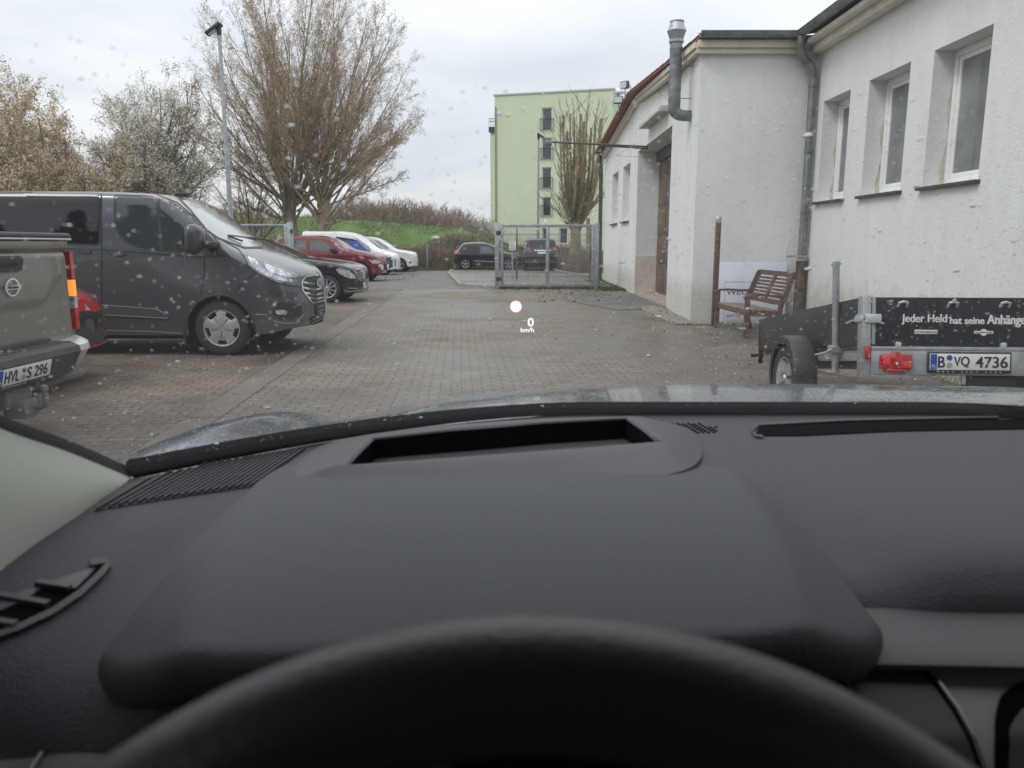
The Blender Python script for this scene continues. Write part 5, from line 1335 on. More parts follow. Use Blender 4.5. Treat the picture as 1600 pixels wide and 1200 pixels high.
q = MB(); q.bbox((-5.22, -.13, .30), (-5.05, .13, .43), .02, KM); q.bbox((-5.30, -.06, .24), (-5.15, .09, .36), .015, KM); q.tube([kp(.05, -.8, .40), kp(.05, .8, .40)], .035, 10)
q.tube([kp(.16, -.02, .30), kp(.24, -.02, .30), kp(.27, -.02, .33), kp(.27, -.02, .42)], .016, 8); q.lathe([(0, .05), (.02, .045), (.026, .025), (.02, .005), (.012, 0)], Matrix.Translation(kp(.27, -.02, .40)), 12)
q.bbox((-5.27, -.22, .26), (-5.2, -.10, .36), .01, KM); q.build('tow_bracket', mat('tow_grey', (.13, .13, .125), .7, var=.3, vscale=9), K)
# ------------------------------------------------------------------ flatbed trailer standing nose down
TP = R(-8.6)
TRL = root('box_trailer', (2.29, 4.98, .515), R(-3.4), 'black sided box trailer standing nose down with white slogan on its tailboard', 'trailer', rx=TP)
M = ROOTM[TRL.name]; TW, TL = 1.42, 2.5
BOARD = mat('black_board', (.009, .010, .014), .5, var=.4, vscale=14, bump=.15, bscale=50, spec=.25)
BOARDS = mat('side_board', (.010, .013, .015), .5, vscale=3, col2=(.026, .034, .024), bump=.2, bscale=50)
FEND = mat('fender_plastic', (.018, .021, .021), .5, vscale=4, col2=(.035, .037, .024))
q = MB(); q.bbox((.055, -.012, .195), (TW - .05, .018, .505), .004, M); tb = q.build('tailboard', BOARD, TRL)
text_mesh('slogan', 'Jeder Held', M @ Matrix.Translation((.385, -.0125, .362)) @ Matrix.Rotation(R(90), 4, 'X'), .068, PLATEW, TRL, .285, bold=.006, fat=.0011)
text_mesh('slogan', 'hat seine', M @ Matrix.Translation((.655, -.0125, .357)) @ Matrix.Rotation(R(90), 4, 'X'), .046, PLATEW, TRL, .215, bold=.012, fat=.001)
text_mesh('slogan', 'Anhänger', M @ Matrix.Translation((.915, -.0125, .355)) @ Matrix.Rotation(R(90), 4, 'X'), .080, PLATEW, TRL, .27, bold=.012, fat=.0016)
lo = MB(); lo.bbox((.325, -.0145, .268), (.47, -.0118, .295), .002, M); lo.build('logo_box', PLATEW, TRL)
text_mesh('logo_lettering', 'HORNBACH', M @ Matrix.Translation((.397, -.0147, .2815)) @ Matrix.Rotation(R(90), 4, 'X'), .016, PLATEK, TRL, .135, bold=.01)
lo = MB(); lo.bbox((.70, -.0145, .272), (.82, -.0118, .29), .002, M); lo.lathe([(0, .0148), (.022, .0148), (.022, .0118)], M @ Matrix.Translation((.76, 0, .281)) @ Matrix.Rotation(R(90), 4, 'X'), 24); lo.build('logo_box', PLATEW, TRL)
text_mesh('logo_lettering', 'HUMBAUR', M @ Matrix.Translation((.76, -.0150, .281)) @ Matrix.Rotation(R(90), 4, 'X'), .010, PLATEK, TRL, .105, bold=.01)
sdx = []
for s_, x0 in ((0, .0), (1, TW)):
    q = MB(); x = x0 - .014 if s_ == 0 else x0 - .004
    q.bbox((x, .06, .195), (x + .018, TL, .505), .004, M); q.build('side_board', BOARDS, TRL)
q = MB(); q.bbox((0, TL, .195), (TW, TL + .02, .505), .004, M); q.build('front_board', BOARD, TRL)
q = MB(); q.bbox((0, .02, .17), (TW, TL, .194), .003, M); q.build('deck', mat('deck_ply', (.07, .05, .035), .7, var=.3, vscale=8), TRL)
q = MB()
q.bbox((.045, -.03, .0), (TW - .02, .03, .168), .006, M)                       # rear light board, folded steel
q.bbox((.045, -.036, .162), (TW - .02, .035, .185), .003, M)
rb = q.build('rear_beam', GALV, TRL)
q = MB()
for x in (-.012, TW - .045): q.bbox((x, -.03, -.01), (x + .055, .055, .515), .004, M)
q.bbox((.052, -.02, .198), (.075, -.013, .508), .002, M)
q.build('corner_post', GALV, TRL)
q = MB()
for x0 in (.005, TW - .06): q.bbox((x0, -.045, .335), (x0 + .10, -.018, .395), .008, M); q.bbox((x0 - .028, -.03, .345), (x0 + .01, .09, .385), .006, M); q.tube([M @ Vector((x0 - .03, .10, .36)), M @ Vector((x0 - .035, .2, .345))], .008, 6)
q.build('latch', mat('latch_zinc', (.5, .53, .52), .4, metal=.4), TRL)
q = MB()
for x in (.245, .56, .885, 1.2): q.tube([M @ Vector((x - .028, -.012, .445)), M @ Vector((x - .026, -.03, .468)), M @ Vector((x, -.034, .475)), M @ Vector((x + .026, -.03, .468)), M @ Vector((x + .028, -.012, .445))], .009, 8)
for x in (.20, .86): q.bbox((x, -.04, .175), (x + .035, -.012, .215), .008, M)
q.build('lashing_eye', mat('latch_zinc', (.5, .53, .52)), TRL)
def rear_lamp(x, flip=1):
    q = MB(); q.bbox((x, -.062, .035), (x + .205, -.03, .135), .014, M); q.lathe([(0, .071), (.03, .069), (.052, .06), (.055, .03)], M @ Matrix.Translation((x + .10, 0, .10)) @ Matrix.Rotation(R(90), 4, 'X'), 20)
    q.bbox((x + .04, -.058, .018), (x + .165, -.03, .04), .006, M)
    l_ = q.build('tail_light', LAMPR, TRL)
    q = MB(); q.lathe([(0, .075), (.008, .074), (.010, .066)], M @ Matrix.Translation((x + .10, 0, .075)) @ Matrix.Rotation(R(90), 4, 'X'), 12)
    for dx in (.02, .185): q.lathe([(0, .066), (.006, .065), (.007, .06)], M @ Matrix.Translation((x + dx, 0, .085)) @ Matrix.Rotation(R(90), 4, 'X'), 10)
    q.build('screw', PLATEW, l_)
    q = MB(); q.bbox((x + .12, -.0655, .045), (x + .195, -.061, .09), .003, M); q.build('lamp_segment', mat('lamp_bright_red', (.65, .02, .02), .12, coat=1), l_)
    q = MB(); q.bbox((x + .012, -.0655, .06), (x + .06, -.061, .12), .003, M); q.build('lamp_segment', mat('lamp_bright_red', (.65, .02, .02)), l_)
rear_lamp(.095); rear_lamp(TW - .31)
q = MB(); q.bbox((.005, -.052, .10), (.035, -.03, .19), .006, M); q.build('side_reflector', LAMPR, TRL)
plate(TRL, M @ Matrix.Translation((.66, -.034, .088)) @ Matrix.Rotation(R(90), 4, 'X'), .50, .105, [('B', -.178, .044), ('VQ', -.052, .098), ('4736', .135, .20)], seal=-.128)
q = MB(); q.bbox((.66, -.0, -.085), (.98, .05, -.002), .006, M); q.build('bumper_block', PLAST, TRL)
q = MB(); q.bbox((.63, -.02, -.06), (.655, .0, -.0), .004, M); q.build('lamp_bracket', GALV, TRL)
q = MB(); q.bbox((.02, .03, .09), (.07, TL - .05, .169), .005, M); q.bbox((TW - .07, .03, .09), (TW - .02, TL - .05, .169), .005, M); q.bbox((.07, 1.2, .03), (TW - .07, 1.28, .10), .005, M)
q.bar(M @ Vector((.15, TL - .6, .10)), M @ Vector((.72, TL + 1.1, .06)), .06, .07); q.bar(M @ Vector((TW - .15, TL - .6, .10)), M @ Vector((.72, TL + 1.1, .06)), .06, .07)
q.bbox((.66, TL + 1.0, .03), (.78, TL + 1.3, .10), .02, M); q.build('chassis', GALV, TRL)
q = MB(); q.bbox((-.10, TL - .03, .13), (.02, TL + .01, .165), .006, M); q.bbox((-.02, TL + .02, .07), (.02, TL + .03, .5), .003, M); q.build('front_bracket', PLAST, TRL)
q = MB(); q.bbox((-.017, TL - .28, .215), (-.012 - .012, TL - .2, .24), .003, M); q.build('side_lamp', LAMPO, TRL)
# wheel and fender (the axle stays level)
wy = 1.20
for s_, x in ((-1, -.15), (1, TW + .15)):
    C = M @ Vector((x, wy, 0)); WM = Matrix.Translation((C.x, C.y, 0)) @ Matrix.Rotation(R(90), 4, 'Z')
    wheel(TRL, WM, 0, 0, .285, .15, 'star', 1 if s_ < 0 else -1, .175)
    q = MB(); cz = M.inverted() @ Vector((C.x, C.y, .285)); xo = -.175 if s_ < 0 else TW + .006; xi = xo + .17
    prof = []
    for k in range(15):
        t = R(-40 + 235 * k / 14); prof.append((cz.y + .36 * math.cos(t), cz.z + min(.36 * math.sin(t), .338)))
    rings = []
    for (ya, za) in prof:
        dn_ = Vector((0, cz.y - ya, cz.z - za)).normalized() * .03
        rings.append([M @ Vector((xo, ya + dn_.y * 2, za + dn_.z * 2)), M @ Vector((xo, ya, za)), M @ Vector((xo + .02, ya - dn_.y * .3, za - dn_.z * .3)), M @ Vector((xi, ya - dn_.y * .3, za - dn_.z * .3)), M @ Vector((xi, ya + dn_.y * .3, za + dn_.z * .3)), M @ Vector((xo + .02, ya + dn_.y * .3, za + dn_.z * .3))])
    q.loft(rings, closed=True, cap0=True, cap1=True)
    q.build('fender', FEND, TRL, smooth=50)
# prop stand clamped to the side
q = MB(); px = -.06; tp_ = M @ Vector((px, .42, .2)); x_, y_ = tp_.x, tp_.y
q.tube([(x_ + .05, y_, .46), (x_, y_, 1.235)], .0235, 14); q.tube([(x_, y_, 1.20), (x_, y_, 1.238)], .0245, 14); q.tube([(x_ - .035, y_, 1.218), (x_ + .035, y_, 1.222)], .005, 6)
ps = q.build('prop_stand', GALV, TRL)
q = MB(); x_ += .04; q.bbox((x_ - .045, y_ - .04, .60), (x_ + .06, y_ + .04, .65), .008); q.tube([(x_ - .03, y_ - .03, .63), (x_ - .09, y_ - .03, .60), (x_ - .15, y_ - .02, .585)], .007, 6); q.bbox((x_ - .045, y_ - .035, .455), (x_ + .045, y_ + .035, .465), .003); q.build('clamp', GALV, ps)

# ------------------------------------------------------------------ bench
BE = root('garden_bench', (3.78, 12.05, 0), R(2), 'weathered red brown wooden garden bench with slatted back, side on before the white wall', 'bench'); M = ROOTM[BE.name]
WOOD = mat('teak_stain', (.085, .048, .035), .65, vscale=5, col2=(.14, .088, .065), bump=.3, bscale=30)
WOODG = mat('grey_teak', (.13, .09, .065), .7, vscale=6, col2=(.22, .175, .13), bump=.3, bscale=30)
hy = .76                                            # bench faces -x; its length runs along y
for s_ in (-1, 1):
    q = MB(); y = s_ * (hy - .035)
    q.bar(M @ Vector((-.36, y, 0)), M @ Vector((-.36, y, .60)), .065, .065); q.build('leg', WOOD, BE)
    q = MB(); P = catmull([(.20, y, 0), (.14, y, .25), (.13, y, .42), (.20, y, .66), (.31, y, .93)], 10)
    for a_, b_ in zip(P, P[1:]): q.bar(M @ a_, M @ (b_ + (b_ - a_) * .06), .06, .065)
    q.build('leg', WOOD, BE)
    q = MB(); P = catmull([(-.41, y, .585), (-.34, y, .625), (-.15, y, .632), (.05, y, .615), (.20, y, .625)], 8)
    for a_, b_ in zip(P, P[1:]): q.bar(M @ a_, M @ (b_ + (b_ - a_) * .05), .07, .032)
    q.build('armrest', WOOD, BE)
    q = MB(); q.bar(M @ Vector((-.36, y, .37)), M @ Vector((.13, y, .34)), .035, .075); q.build('side_rail', WOOD, BE)
q = MB()
for k in range(6): x = -.37 + k * .088; q.bbox((x, -hy + .01, .40 - .004 * k), (x + .07, hy - .01, .422 - .004 * k), .006, M)
q.build('seat', WOODG, BE)
q = MB(); q.bbox((-.375, -hy + .06, .33), (-.345, hy - .06, .395), .006, M); q.bbox((.10, -hy + .06, .33), (.13, hy - .06, .39), .006, M); q.build('seat_frame', WOOD, BE)
q = MB()
A = lambda y, t: M @ Vector((.155 + .165 * t, y, .50 + .42 * t))
q.bar(A(-hy + .03, 1.0), A(hy - .03, 1.0), .035, .075); q.bar(A(-hy + .05, .02), A(hy - .05, .02), .035, .075)
for y in (-hy + .05, 0, hy - .05): q.bar(A(y, .0), A(y, 1.0), .085, .03)
for k in range(6): t = .19 + k * .125; q.bar(A(-hy + .05, t), A(hy - .05, t), .016, .034)
q.build('backrest', WOOD, BE)

PO = root('wooden_post', (3.405, 12.98, 0), 0, 'slim red brown wooden post with a small metal cap, left of the garden bench', 'post')
q = MB(); q.bbox((3.365, 12.94, 0), (3.445, 13.02, 1.72), .006); q.build('post', WOOD, PO)
q = MB(); q.lathe([(0, 1.84), (.045, 1.82), (.062, 1.775), (.05, 1.73), (.04, 1.70)], Matrix.Translation((3.40, 12.98, 0)), 16); q.build('lamp_cap', mat('latch_zinc', (.5, .53, .52)), PO)

a_ = aty(1122, 409, 13.42); b_ = aty(1231, 509, 13.3)
SG = root('sign_board', (a_.x, 13.42, 0), 0, 'white notice board with thin framed red lettering, leaning on the wall behind the bench', 'sign'); 
SM = frame(((a_.x + b_.x) / 2, 13.50, a_.z / 2 + .01), (1, 0, 0), (0, -1, .06)); sw, sh = b_.x - a_.x, a_.z - .03
q = MB(); q.bbox((-sw / 2, -sh / 2, -.012), (sw / 2, sh / 2, 0), .004, SM); q.build('board', mat('board_white', (.66, .69, .78), .45, var=.05, vscale=3), SG)
q = MB(); fx0, fx1, fy0, fy1 = -sw / 2 + .16, sw / 2 - .04, -sh / 2 + .03, .20 - sh * .02
for a2, b2 in (((fx0, fy0), (fx1, fy0 + .008)), ((fx0, fy1 - .008), (fx1, fy1)), ((fx0, fy0), (fx0 + .008, fy1)), ((fx1 - .008, fy0), (fx1, fy1))): q.box((a2[0], a2[1], .0005), (b2[0], b2[1], .002), SM)
q.build('frame_line', mat('sign_grey', (.25, .26, .3)), SG, smooth=0)
INK = mat('sign_red_ink', (.20, .02, .018), .6)
text_mesh('lettering', 'WEGE', SM @ Matrix.Translation((fx0 + .03, fy1 - .175, .001)), .10, INK, SG, .46, align='LEFT', fat=.002)
text_mesh('lettering', 'BITTE  SCHALTEN', SM @ Matrix.Translation((fx0 + .05, fy0 + .075, .001)), .05, INK, SG, .80, align='LEFT')
# ------------------------------------------------------------------ the car we sit in
OWN = root('own_car', (.38, 0, 0), 0, 'grey car we look out of, black dashboard and wet bonnet in the foreground', 'car')
def dashmat(name, c, bump, bscale, rough=.62):
    m = mat(name, c, rough, bump=bump, bscale=bscale, bdetail=2, spec=.35); return m
DASH = dashmat('dash_soft_black', (.041, .042, .048), .22, 420)
DASH2 = dashmat('dash_hard_black', (.050, .050, .055), .05, 300, .5)
HOODM = dashmat('hood_soft_black', (.046, .048, .056), .18, 420)
BLK = mat('matt_black', (.004, .004, .005), .9, spec=.05)
CREAMT = mat('cream_trim', (.40, .41, .36), .85, bump=.15, bscale=500)
def yb(x):
    d = abs(x - .38); return 1.17 - (.34 * ((d - .25) / .56) ** 1.8 if d > .25 else 0)
ZW = 1.09
# dash top: a profile along y blended from the door side to the centre
PL = [(1.0, ZW), (.80, 1.098), (.66, 1.101), (.575, 1.098), (.52, 1.088), (.485, 1.074), (.462, 1.052), (.452, 1.02)]
PR = [(1.0, ZW), (.84, 1.100), (.70, 1.1035), (.622, 1.1025), (.592, 1.096), (.575, 1.083), (.567, 1.071), (.563, 1.058)]
q = MB(); xs = [-.43 + (1.72) * k / 170 for k in range(171)]; rings = []
for x in xs:
    wgt = sstep(-.12, .2, x); pts = []
    for (ya, za), (y2, z2) in zip(PL, PR):
        y = ya + (y2 - ya) * wgt; z = za + (z2 - za) * wgt; pts.append((y, z))
    pts[0] = (yb(x), ZW); pts = [pts[0]] + [(min(y, pts[0][0] - .03 * (i + 1)), z) for i, (y, z) in enumerate(pts[1:])]
    c = catmull([(0, y, z) for y, z in pts], 64)
    sh = -.018 * sstep(.14, .0, abs(x + .0) - .08) * 1.0
    ring = []
    for p in c:
        dz = -.03 * (1 - sstep(.19, .235, abs(x))) * (1 - sstep(.60, .72, p.y))          # recess under the instrument hood
        dz += -.024 * math.exp(-((abs(x) - .285) / .045) ** 2) * (1 - sstep(.62, .86, p.y)) # valley beside the hood
        ring.append(Vector((x, p.y, p.z + dz)))
    rings.append(ring)
q.loft(rings, closed=False); D = q.build('dashboard', DASH, OWN, smooth=60); db = q.bvh()

# instrument hood
q = MB(); rings = []
NU = 48
def hxin(y): return lerp_tab([(.41, .186), (.495, .206), (.60, .226), (.72, .240), (.82, .258)], y)
def hxo(y): return lerp_tab([(.40, .225), (.43, .250), (.455, .262), (.48, .268), (.52, .270), (.82, .266)], y)
def htop(y, x):
    a_ = abs(x); base = smooth_tab([(.40, 1.104), (.435, 1.113), (.50, 1.1205), (.65, 1.119), (.80, 1.1095), (.86, 1.1015)], y)
    xi = hxin(y); e = .004
    t = a_ - xi; soft = .5 * (t + math.sqrt(t * t + e * e)) * .58
    return base - soft - .003 * (x / .25) ** 2
def fy(u):                                         # front edge in plan: nearly straight with round corners
    return .434 + .016 * u + .066 * abs(u) ** 6
ys = [0, .02, .05, .1, .16, .24, .34, .46, .58, .7, .82, .92, 1]
top = []
for t in ys:
    row = []
    for k in range(NU + 1):
        u = -1 + 2 * k / NU; uu = math.copysign(abs(u) ** .8, u); y0 = fy(u); y = y0 + (.865 - y0) * t
        x = uu * hxo(max(y, .0)) if True else 0
        row.append(Vector((x - .008, y, htop(y, x))))
    top.append(row)
# lip below the front edge: rounds over, then tucks in
front = top[0]; lips = []
for (dz, outw) in ((-.003, .003), (-.008, .0055), (-.016, .0065), (-.026, .005), (-.034, .0), (-.038, -.008), (-.040, -.03)):
    row = []
    for k, p in enumerate(front):
        a_ = front[max(0, k - 1)]; b2 = front[min(NU, k + 1)]; tn = (b2 - a_); n = Vector((tn.y, -tn.x, 0)).normalized()
        row.append(p + n * outw + Vector((0, 0, dz)))
    lips.append(row)
q.loft(lips[::-1] + top, closed=False)
for s_ in (0, NU):                                  # side walls
    col = [top[i][s_] for i in range(len(ys))]; sg = -1 if s_ == 0 else 1; cols = [col]
    for (dz, ow) in ((-.003, .002), (-.008, .004), (-.015, .0045), (-.023, .002), (-.031, -.004)):
        cols.append([p + Vector((sg * ow, 0, dz)) for p in col])
    q.loft(cols, closed=False)
IH = q.build('instrument_hood', HOODM, OWN, smooth=60); ihb = q.bvh()
q = MB(); q.box((-.235, .47, .90), (.225, .50, 1.06)); q.box((-.24, .43, .86), (.23, .50, .90)); q.build('instrument_panel', BLK, OWN, smooth=0)

# head-up display box: a raised frame round a dark well
def zp(px, py, z): return atz(px, py, z)
op = [zp(540, 728, 1.116), zp(700, 716, 1.117), zp(880, 702, 1.118), zp(1030, 690, 1.118), zp(1008, 672, 1.121), zp(980, 652.5, 1.124), zp(850, 659, 1.1245), zp(700, 671, 1.124), zp(582, 684.5, 1.121), zp(560, 706, 1.118)]
ob = [zp(455, 754, 1.1035), zp(650, 759, 1.1045), zp(880, 752, 1.1045), zp(1058, 738, 1.1085), zp(1096, 700, 1.100), zp(1050, 662, 1.094), zp(860, 655, 1.094), zp(660, 668, 1.094), zp(520, 690, 1.097), zp(466, 724, 1.100)]
def dense(P, n=10):
    o = []
    k = len(P)
    for i in range(k):
        a_, b2, c_, d2 = P[i - 1], P[i], P[(i + 1) % k], P[(i + 2) % k]
        for j in range(n):
            t = j / n; cr = .5 * ((2 * b2) + (c_ - a_) * t + (2 * a_ - 5 * b2 + 4 * c_ - d2) * t * t + (3 * b2 - a_ - 3 * c_ + d2) * t ** 3)
            o.append(cr)
    return o
def dlin(P, n=10): return [P[i].lerp(P[(i + 1) % len(P)], j / n) for i in range(len(P)) for j in range(n)]
OB = dense(ob); OPl = dlin(op); cen = sum(OPl, Vector()) / len(OPl)
rings = [[p + Vector((0, 0, -.012)) for p in OB], OB]
for t, hgt in ((.25, .004), (.5, .009), (.72, .012), (.88, .010), (.97, .004)):
    rings.append([a_.lerp(b2, t) + Vector((0, 0, hgt * .30)) for a_, b2 in zip(OB, OPl)])
rings.append(OPl)
rings.append([p + (cen - p).normalized() * .002 + Vector((0, 0, -.002)) for p in OPl])
q = MB(); q.loft(rings, closed=True); HB = q.build('display_frame', mat('display_grey', (.050, .050, .056), .5, spec=.35), OWN, smooth=50)
q = MB(); r1 = [p + (cen - p).normalized() * .002 + Vector((0, 0, -.002)) for p in OPl]; r2 = [p + (cen - p).normalized() * .006 + Vector((0, 0, -.055)) for p in OPl]
q.loft([r1, r2], closed=True, cap1=True); q.build('display_well', BLK, HB, smooth=0)

# things set into the dash
def DS(nm, poly, m, off=.0015, step=8, parent=None, r_=0, bv=None, thick=0.0):
    o = sight(rounded(poly, r_) if r_ else poly, bv or db, off, step, thick=thick)
    if o.f: return o.build(nm, m, parent or OWN, smooth=40, fixn=False)
dg_ = DS('defrost_grille', [(146, 800), (262, 733), (440, 706), (478, 700), (392, 762), (300, 775)], mat('grille_black', (.012, .012, .014), .6), .0012, 10)
q = MB()
for k in range(19):
    t = k / 18; a_ = Vector((152 + (392 - 152) * t ** .88, 799 - 38 * t ** .8)); b2 = Vector((262 + (476 - 262) * t ** .82, 733 - 30 * t ** .95))
    pts = []
    for j in range(9):
        c_ = a_.lerp(b2, j / 8); h = db.ray_cast(EYE, ray(c_.x, c_.y).normalized())
        if h[0]: pts.append(h[0] + Vector((0, 0, .0022)))
    if len(pts) > 2:
        for p_, q_ in zip(pts, pts[1:]): q.bar(p_, q_, .0020, .0035)
q.build('grille_ribs', DASH2, dg_ or OWN, smooth=0)
sgm = MB()
for j in range(6):
    for k in range(9):
        cx = 1040 + k * 8.3 + j * 4.5; cy = 662 + j * 2.6 + (k % 2) * .6
        if cx > 1118 or (j > 3 and k < 2) or (j < 2 and k > 6): continue
        sight([(cx, cy), (cx + 4.6, cy + .1), (cx + 5.6, cy + 1.6), (cx + 1, cy + 1.5)], db, .0012, 3, mb=sgm)
sgm.build('speaker_grille', BLK, OWN, smooth=0, fixn=False)
sl = DS('defrost_slot', [(1180, 682), (1186, 668), (1320, 662), (1500, 658), (1620, 656), (1620, 671), (1400, 675), (1250, 682)], BLK, .0015, 8, r_=5)
o = sight(pline([(1192, 685), (1180, 683), (1174, 676), (1186, 666), (1320, 659), (1500, 655), (1620, 653.5)], 2.6), db, .0035, 6); o.build('slot_rim', DASH2, OWN, smooth=40, fixn=False)
# trim shelf under the pad, console below it, door side panels
q = MB(); rings = []
for k in range(61):
    x = .20 + 1.1 * k / 60; rise = .004 * sstep(.5, .2, x)
    rings.append([Vector((x, y, z + rise * 0)) for y, z in ((.575, 1.064), (.560, 1.0655), (.545, 1.0665), (.52, 1.065), (.506 - .008 * sstep(.2, .5, x), 1.0635), (.499 - .008 * sstep(.2, .5, x), 1.060), (.499 - .008 * sstep(.2, .5, x), 1.056), (.506, 1.051), (.55, 1.045))])
q.loft(rings, closed=False); q.build('trim_shelf', mat('shelf_grey', (.060, .058, .060), .5, spec=.35), OWN, smooth=45)
q = MB()
q.loft([[Vector((x, .525, 1.052)), Vector((x, .505, 1.0475)), Vector((x, .468, 1.022)), Vector((x, .425, .965)), Vector((x, .40, .88)), Vector((x, .36, .72)), Vector((x, .34, .5))] for x in [.18 + 1.1 * k / 20 for k in range(21)]], closed=False)
q.build('centre_panel', mat('centre_grey', (.20, .205, .205), .48, spec=.4), OWN, smooth=45); 
cpb = q.bvh()
o = sight(pline([(1421, 1026), (1455, 1062), (1490, 1110), (1515, 1155), (1533, 1205)], 7), cpb, .001, 8); o.build('trim_groove', BLK, OWN, smooth=0, fixn=False)
o = sight(pline([(1425, 1026), (1460, 1062), (1495, 1110), (1520, 1155), (1538, 1205)], 3), cpb, .004, 6); o.build('trim_strip', mat('satin_silver', (.30, .31, .33), .3, metal=.8), OWN, smooth=40, fixn=False)
DS('side_bezel', [(1395, 1024), (1421, 1030), (1455, 1066), (1490, 1114), (1513, 1158), (1528, 1205), (1350, 1205), (1330, 1060)], mat('bezel_dark', (.035, .038, .038), .45), .0008, 10, bv=cpb)
rc = DS('air_vent', [(1552, 1205), (1554, 1120), (1562, 1086), (1590, 1068), (1625, 1062), (1625, 1205)], BLK, .002, 8, r_=12, bv=cpb)
DS('vent_dial', [(1566, 1205), (1570, 1142), (1590, 1112), (1625, 1100), (1625, 1205)], mat('bezel_dark', (.035, .038, .038)), .008, 8, bv=cpb, r_=10)
# lower panels on the door side
q = MB()
q.loft([[Vector((x, .47, 1.022)), Vector((x, .447, 1.016)), Vector((x, .425, .99)), Vector((x, .38, .92)), Vector((x, .34, .80)), Vector((x, .33, .6))] for x in [-.43 + .25 * k / 12 for k in range(13)]], closed=False)
q.build('knee_panel', mat('knee_grey', (.055, .058, .064), .55), OWN, smooth=45); kpb = q.bvh()
o = sight(pline([(140, 1052), (110, 1110), (70, 1175), (50, 1205)], 4), kpb, .003, 8); o.build('panel_ridge', mat('centre_grey', (.075, .077, .077)), OWN, smooth=40, fixn=False)
DS('side_bezel', [(144, 1052), (190, 1090), (300, 1160), (330, 1205), (62, 1205), (112, 1114)], mat('bezel_dark', (.035, .038, .038)), .0008, 10, bv=kpb)
# corner air vent by the door
vt = DS('air_vent', [(-12, 943), (60, 918), (150, 886), (168, 888), (158, 903), (120, 938), (60, 972), (-12, 1003)], BLK, .0008, 7, r_=5)
o = sight(pline([(-12, 1001), (30, 986), (80, 962), (122, 934), (156, 902), (168, 887), (160, 882), (140, 886)], 9), db, .0045, 5, thick=.003); o.build('vent_rim', DASH2, vt, smooth=50, fixn=False)
o = sight([(-12, 946), (60, 918), (150, 888), (140, 900), (118, 922), (70, 918), (40, 940), (-12, 962)], db, .0022, 5)
o.build('vent_face', mat('vent_grey', (.05, .052, .058), .45), vt, smooth=40, fixn=False)
q = MB()
for a_, b2 in (((58, 918), (110, 926)), ((-12, 936), (76, 952)), ((-12, 978), (26, 984))):
    h0 = db.ray_cast(EYE, ray(*a_).normalized()); h1 = db.ray_cast(EYE, ray(*b2).normalized())
    if h0[0] and h1[0]: q.bar(h0[0] + Vector((0, 0, .004)), h1[0] + Vector((0, 0, .004)), .006, .004)
q.build('vent_slats', DASH2, vt, smooth=0)

# screen pillar trim
up = catmull([(-.43, .835, 1.093), (-.437, .735, 1.150), (-.442, .645, 1.196), (-.452, .50, 1.28), (-.462, .30, 1.395), (-.47, .10, 1.50)], 30)
lo_ = catmull([(-.428, .83, 1.080), (-.408, .70, 1.088), (-.404, .62, 1.090), (-.402, .54, 1.082), (-.41, .40, 1.10), (-.44, .05, 1.35)], 30)
q = MB(); rings = []
for k in range(9):
    t = k / 8; bul = .012 * math.sin(math.pi * t)
    rings.append([a_.lerp(b2, t) + Vector((bul, -bul * .4, 0)) for a_, b2 in zip(lo_, up)])
q.loft(rings, closed=False); q.build('pillar_trim', CREAMT, OWN, smooth=60)
q = MB(); q.tube([p + Vector((-.003, .004, .004)) for p in up], .0065, 8)
base = [Vector((x, yb(x) + .004, ZW + .004)) for x in [-.428 + 1.64 * k / 80 for k in range(81)]]
SLP = Vector((0, -.866, .5))
wd_ = lambda x: .012 + .010 * sstep(.1, -.35, x)
q.loft([[p + Vector((0, .03, -.01)) for p in base], [p + Vector((0, .003, -.004)) for p in base], [p + SLP * wd_(p.x) + Vector((0, .004, .003)) for p in base], [p + SLP * wd_(p.x) + Vector((0, .012, .010)) for p in base], [p + Vector((0, .05, -.002)) for p in base]], closed=False)
q.build('screen_seal', BLK, OWN, smooth=30)
# windscreen
GL_ = bpy.data.materials.new('windscreen_clear'); GL_.use_nodes = True; t = GL_.node_tree; t.nodes.clear()
o_ = t.nodes.new('ShaderNodeOutputMaterial'); hz_ = t.nodes.new('ShaderNodeBsdfTranslucent'); hm_ = t.nodes.new('ShaderNodeMixShader'); hm_.inputs[0].default_value = .013; mx = t.nodes.new('ShaderNodeMixShader'); tr = t.nodes.new('ShaderNodeBsdfTransparent'); gs = t.nodes.new('ShaderNodeBsdfGlossy'); ge = t.nodes.new('ShaderNodeNewGeometry')
def mth(op, a_, b2=None):
    n = t.nodes.new('ShaderNodeMath'); n.operation = op
    for i, v in enumerate((a_, b2)):
        if v is None: continue
        if isinstance(v, (int, float)): n.inputs[i].default_value = v
        else: t.links.new(v, n.inputs[i])
    return n.outputs[0]
dt = t.nodes.new('ShaderNodeVectorMath'); dt.operation = 'DOT_PRODUCT'; t.links.new(ge.outputs['Incoming'], dt.inputs[0]); t.links.new(ge.outputs['Normal'], dt.inputs[1])
fz = mth('MULTIPLY_ADD', mth('POWER', mth('SUBTRACT', 1.0, mth('ABSOLUTE', dt.outputs['Value'])), 5.0), .9); fz.node.inputs[2].default_value = .035

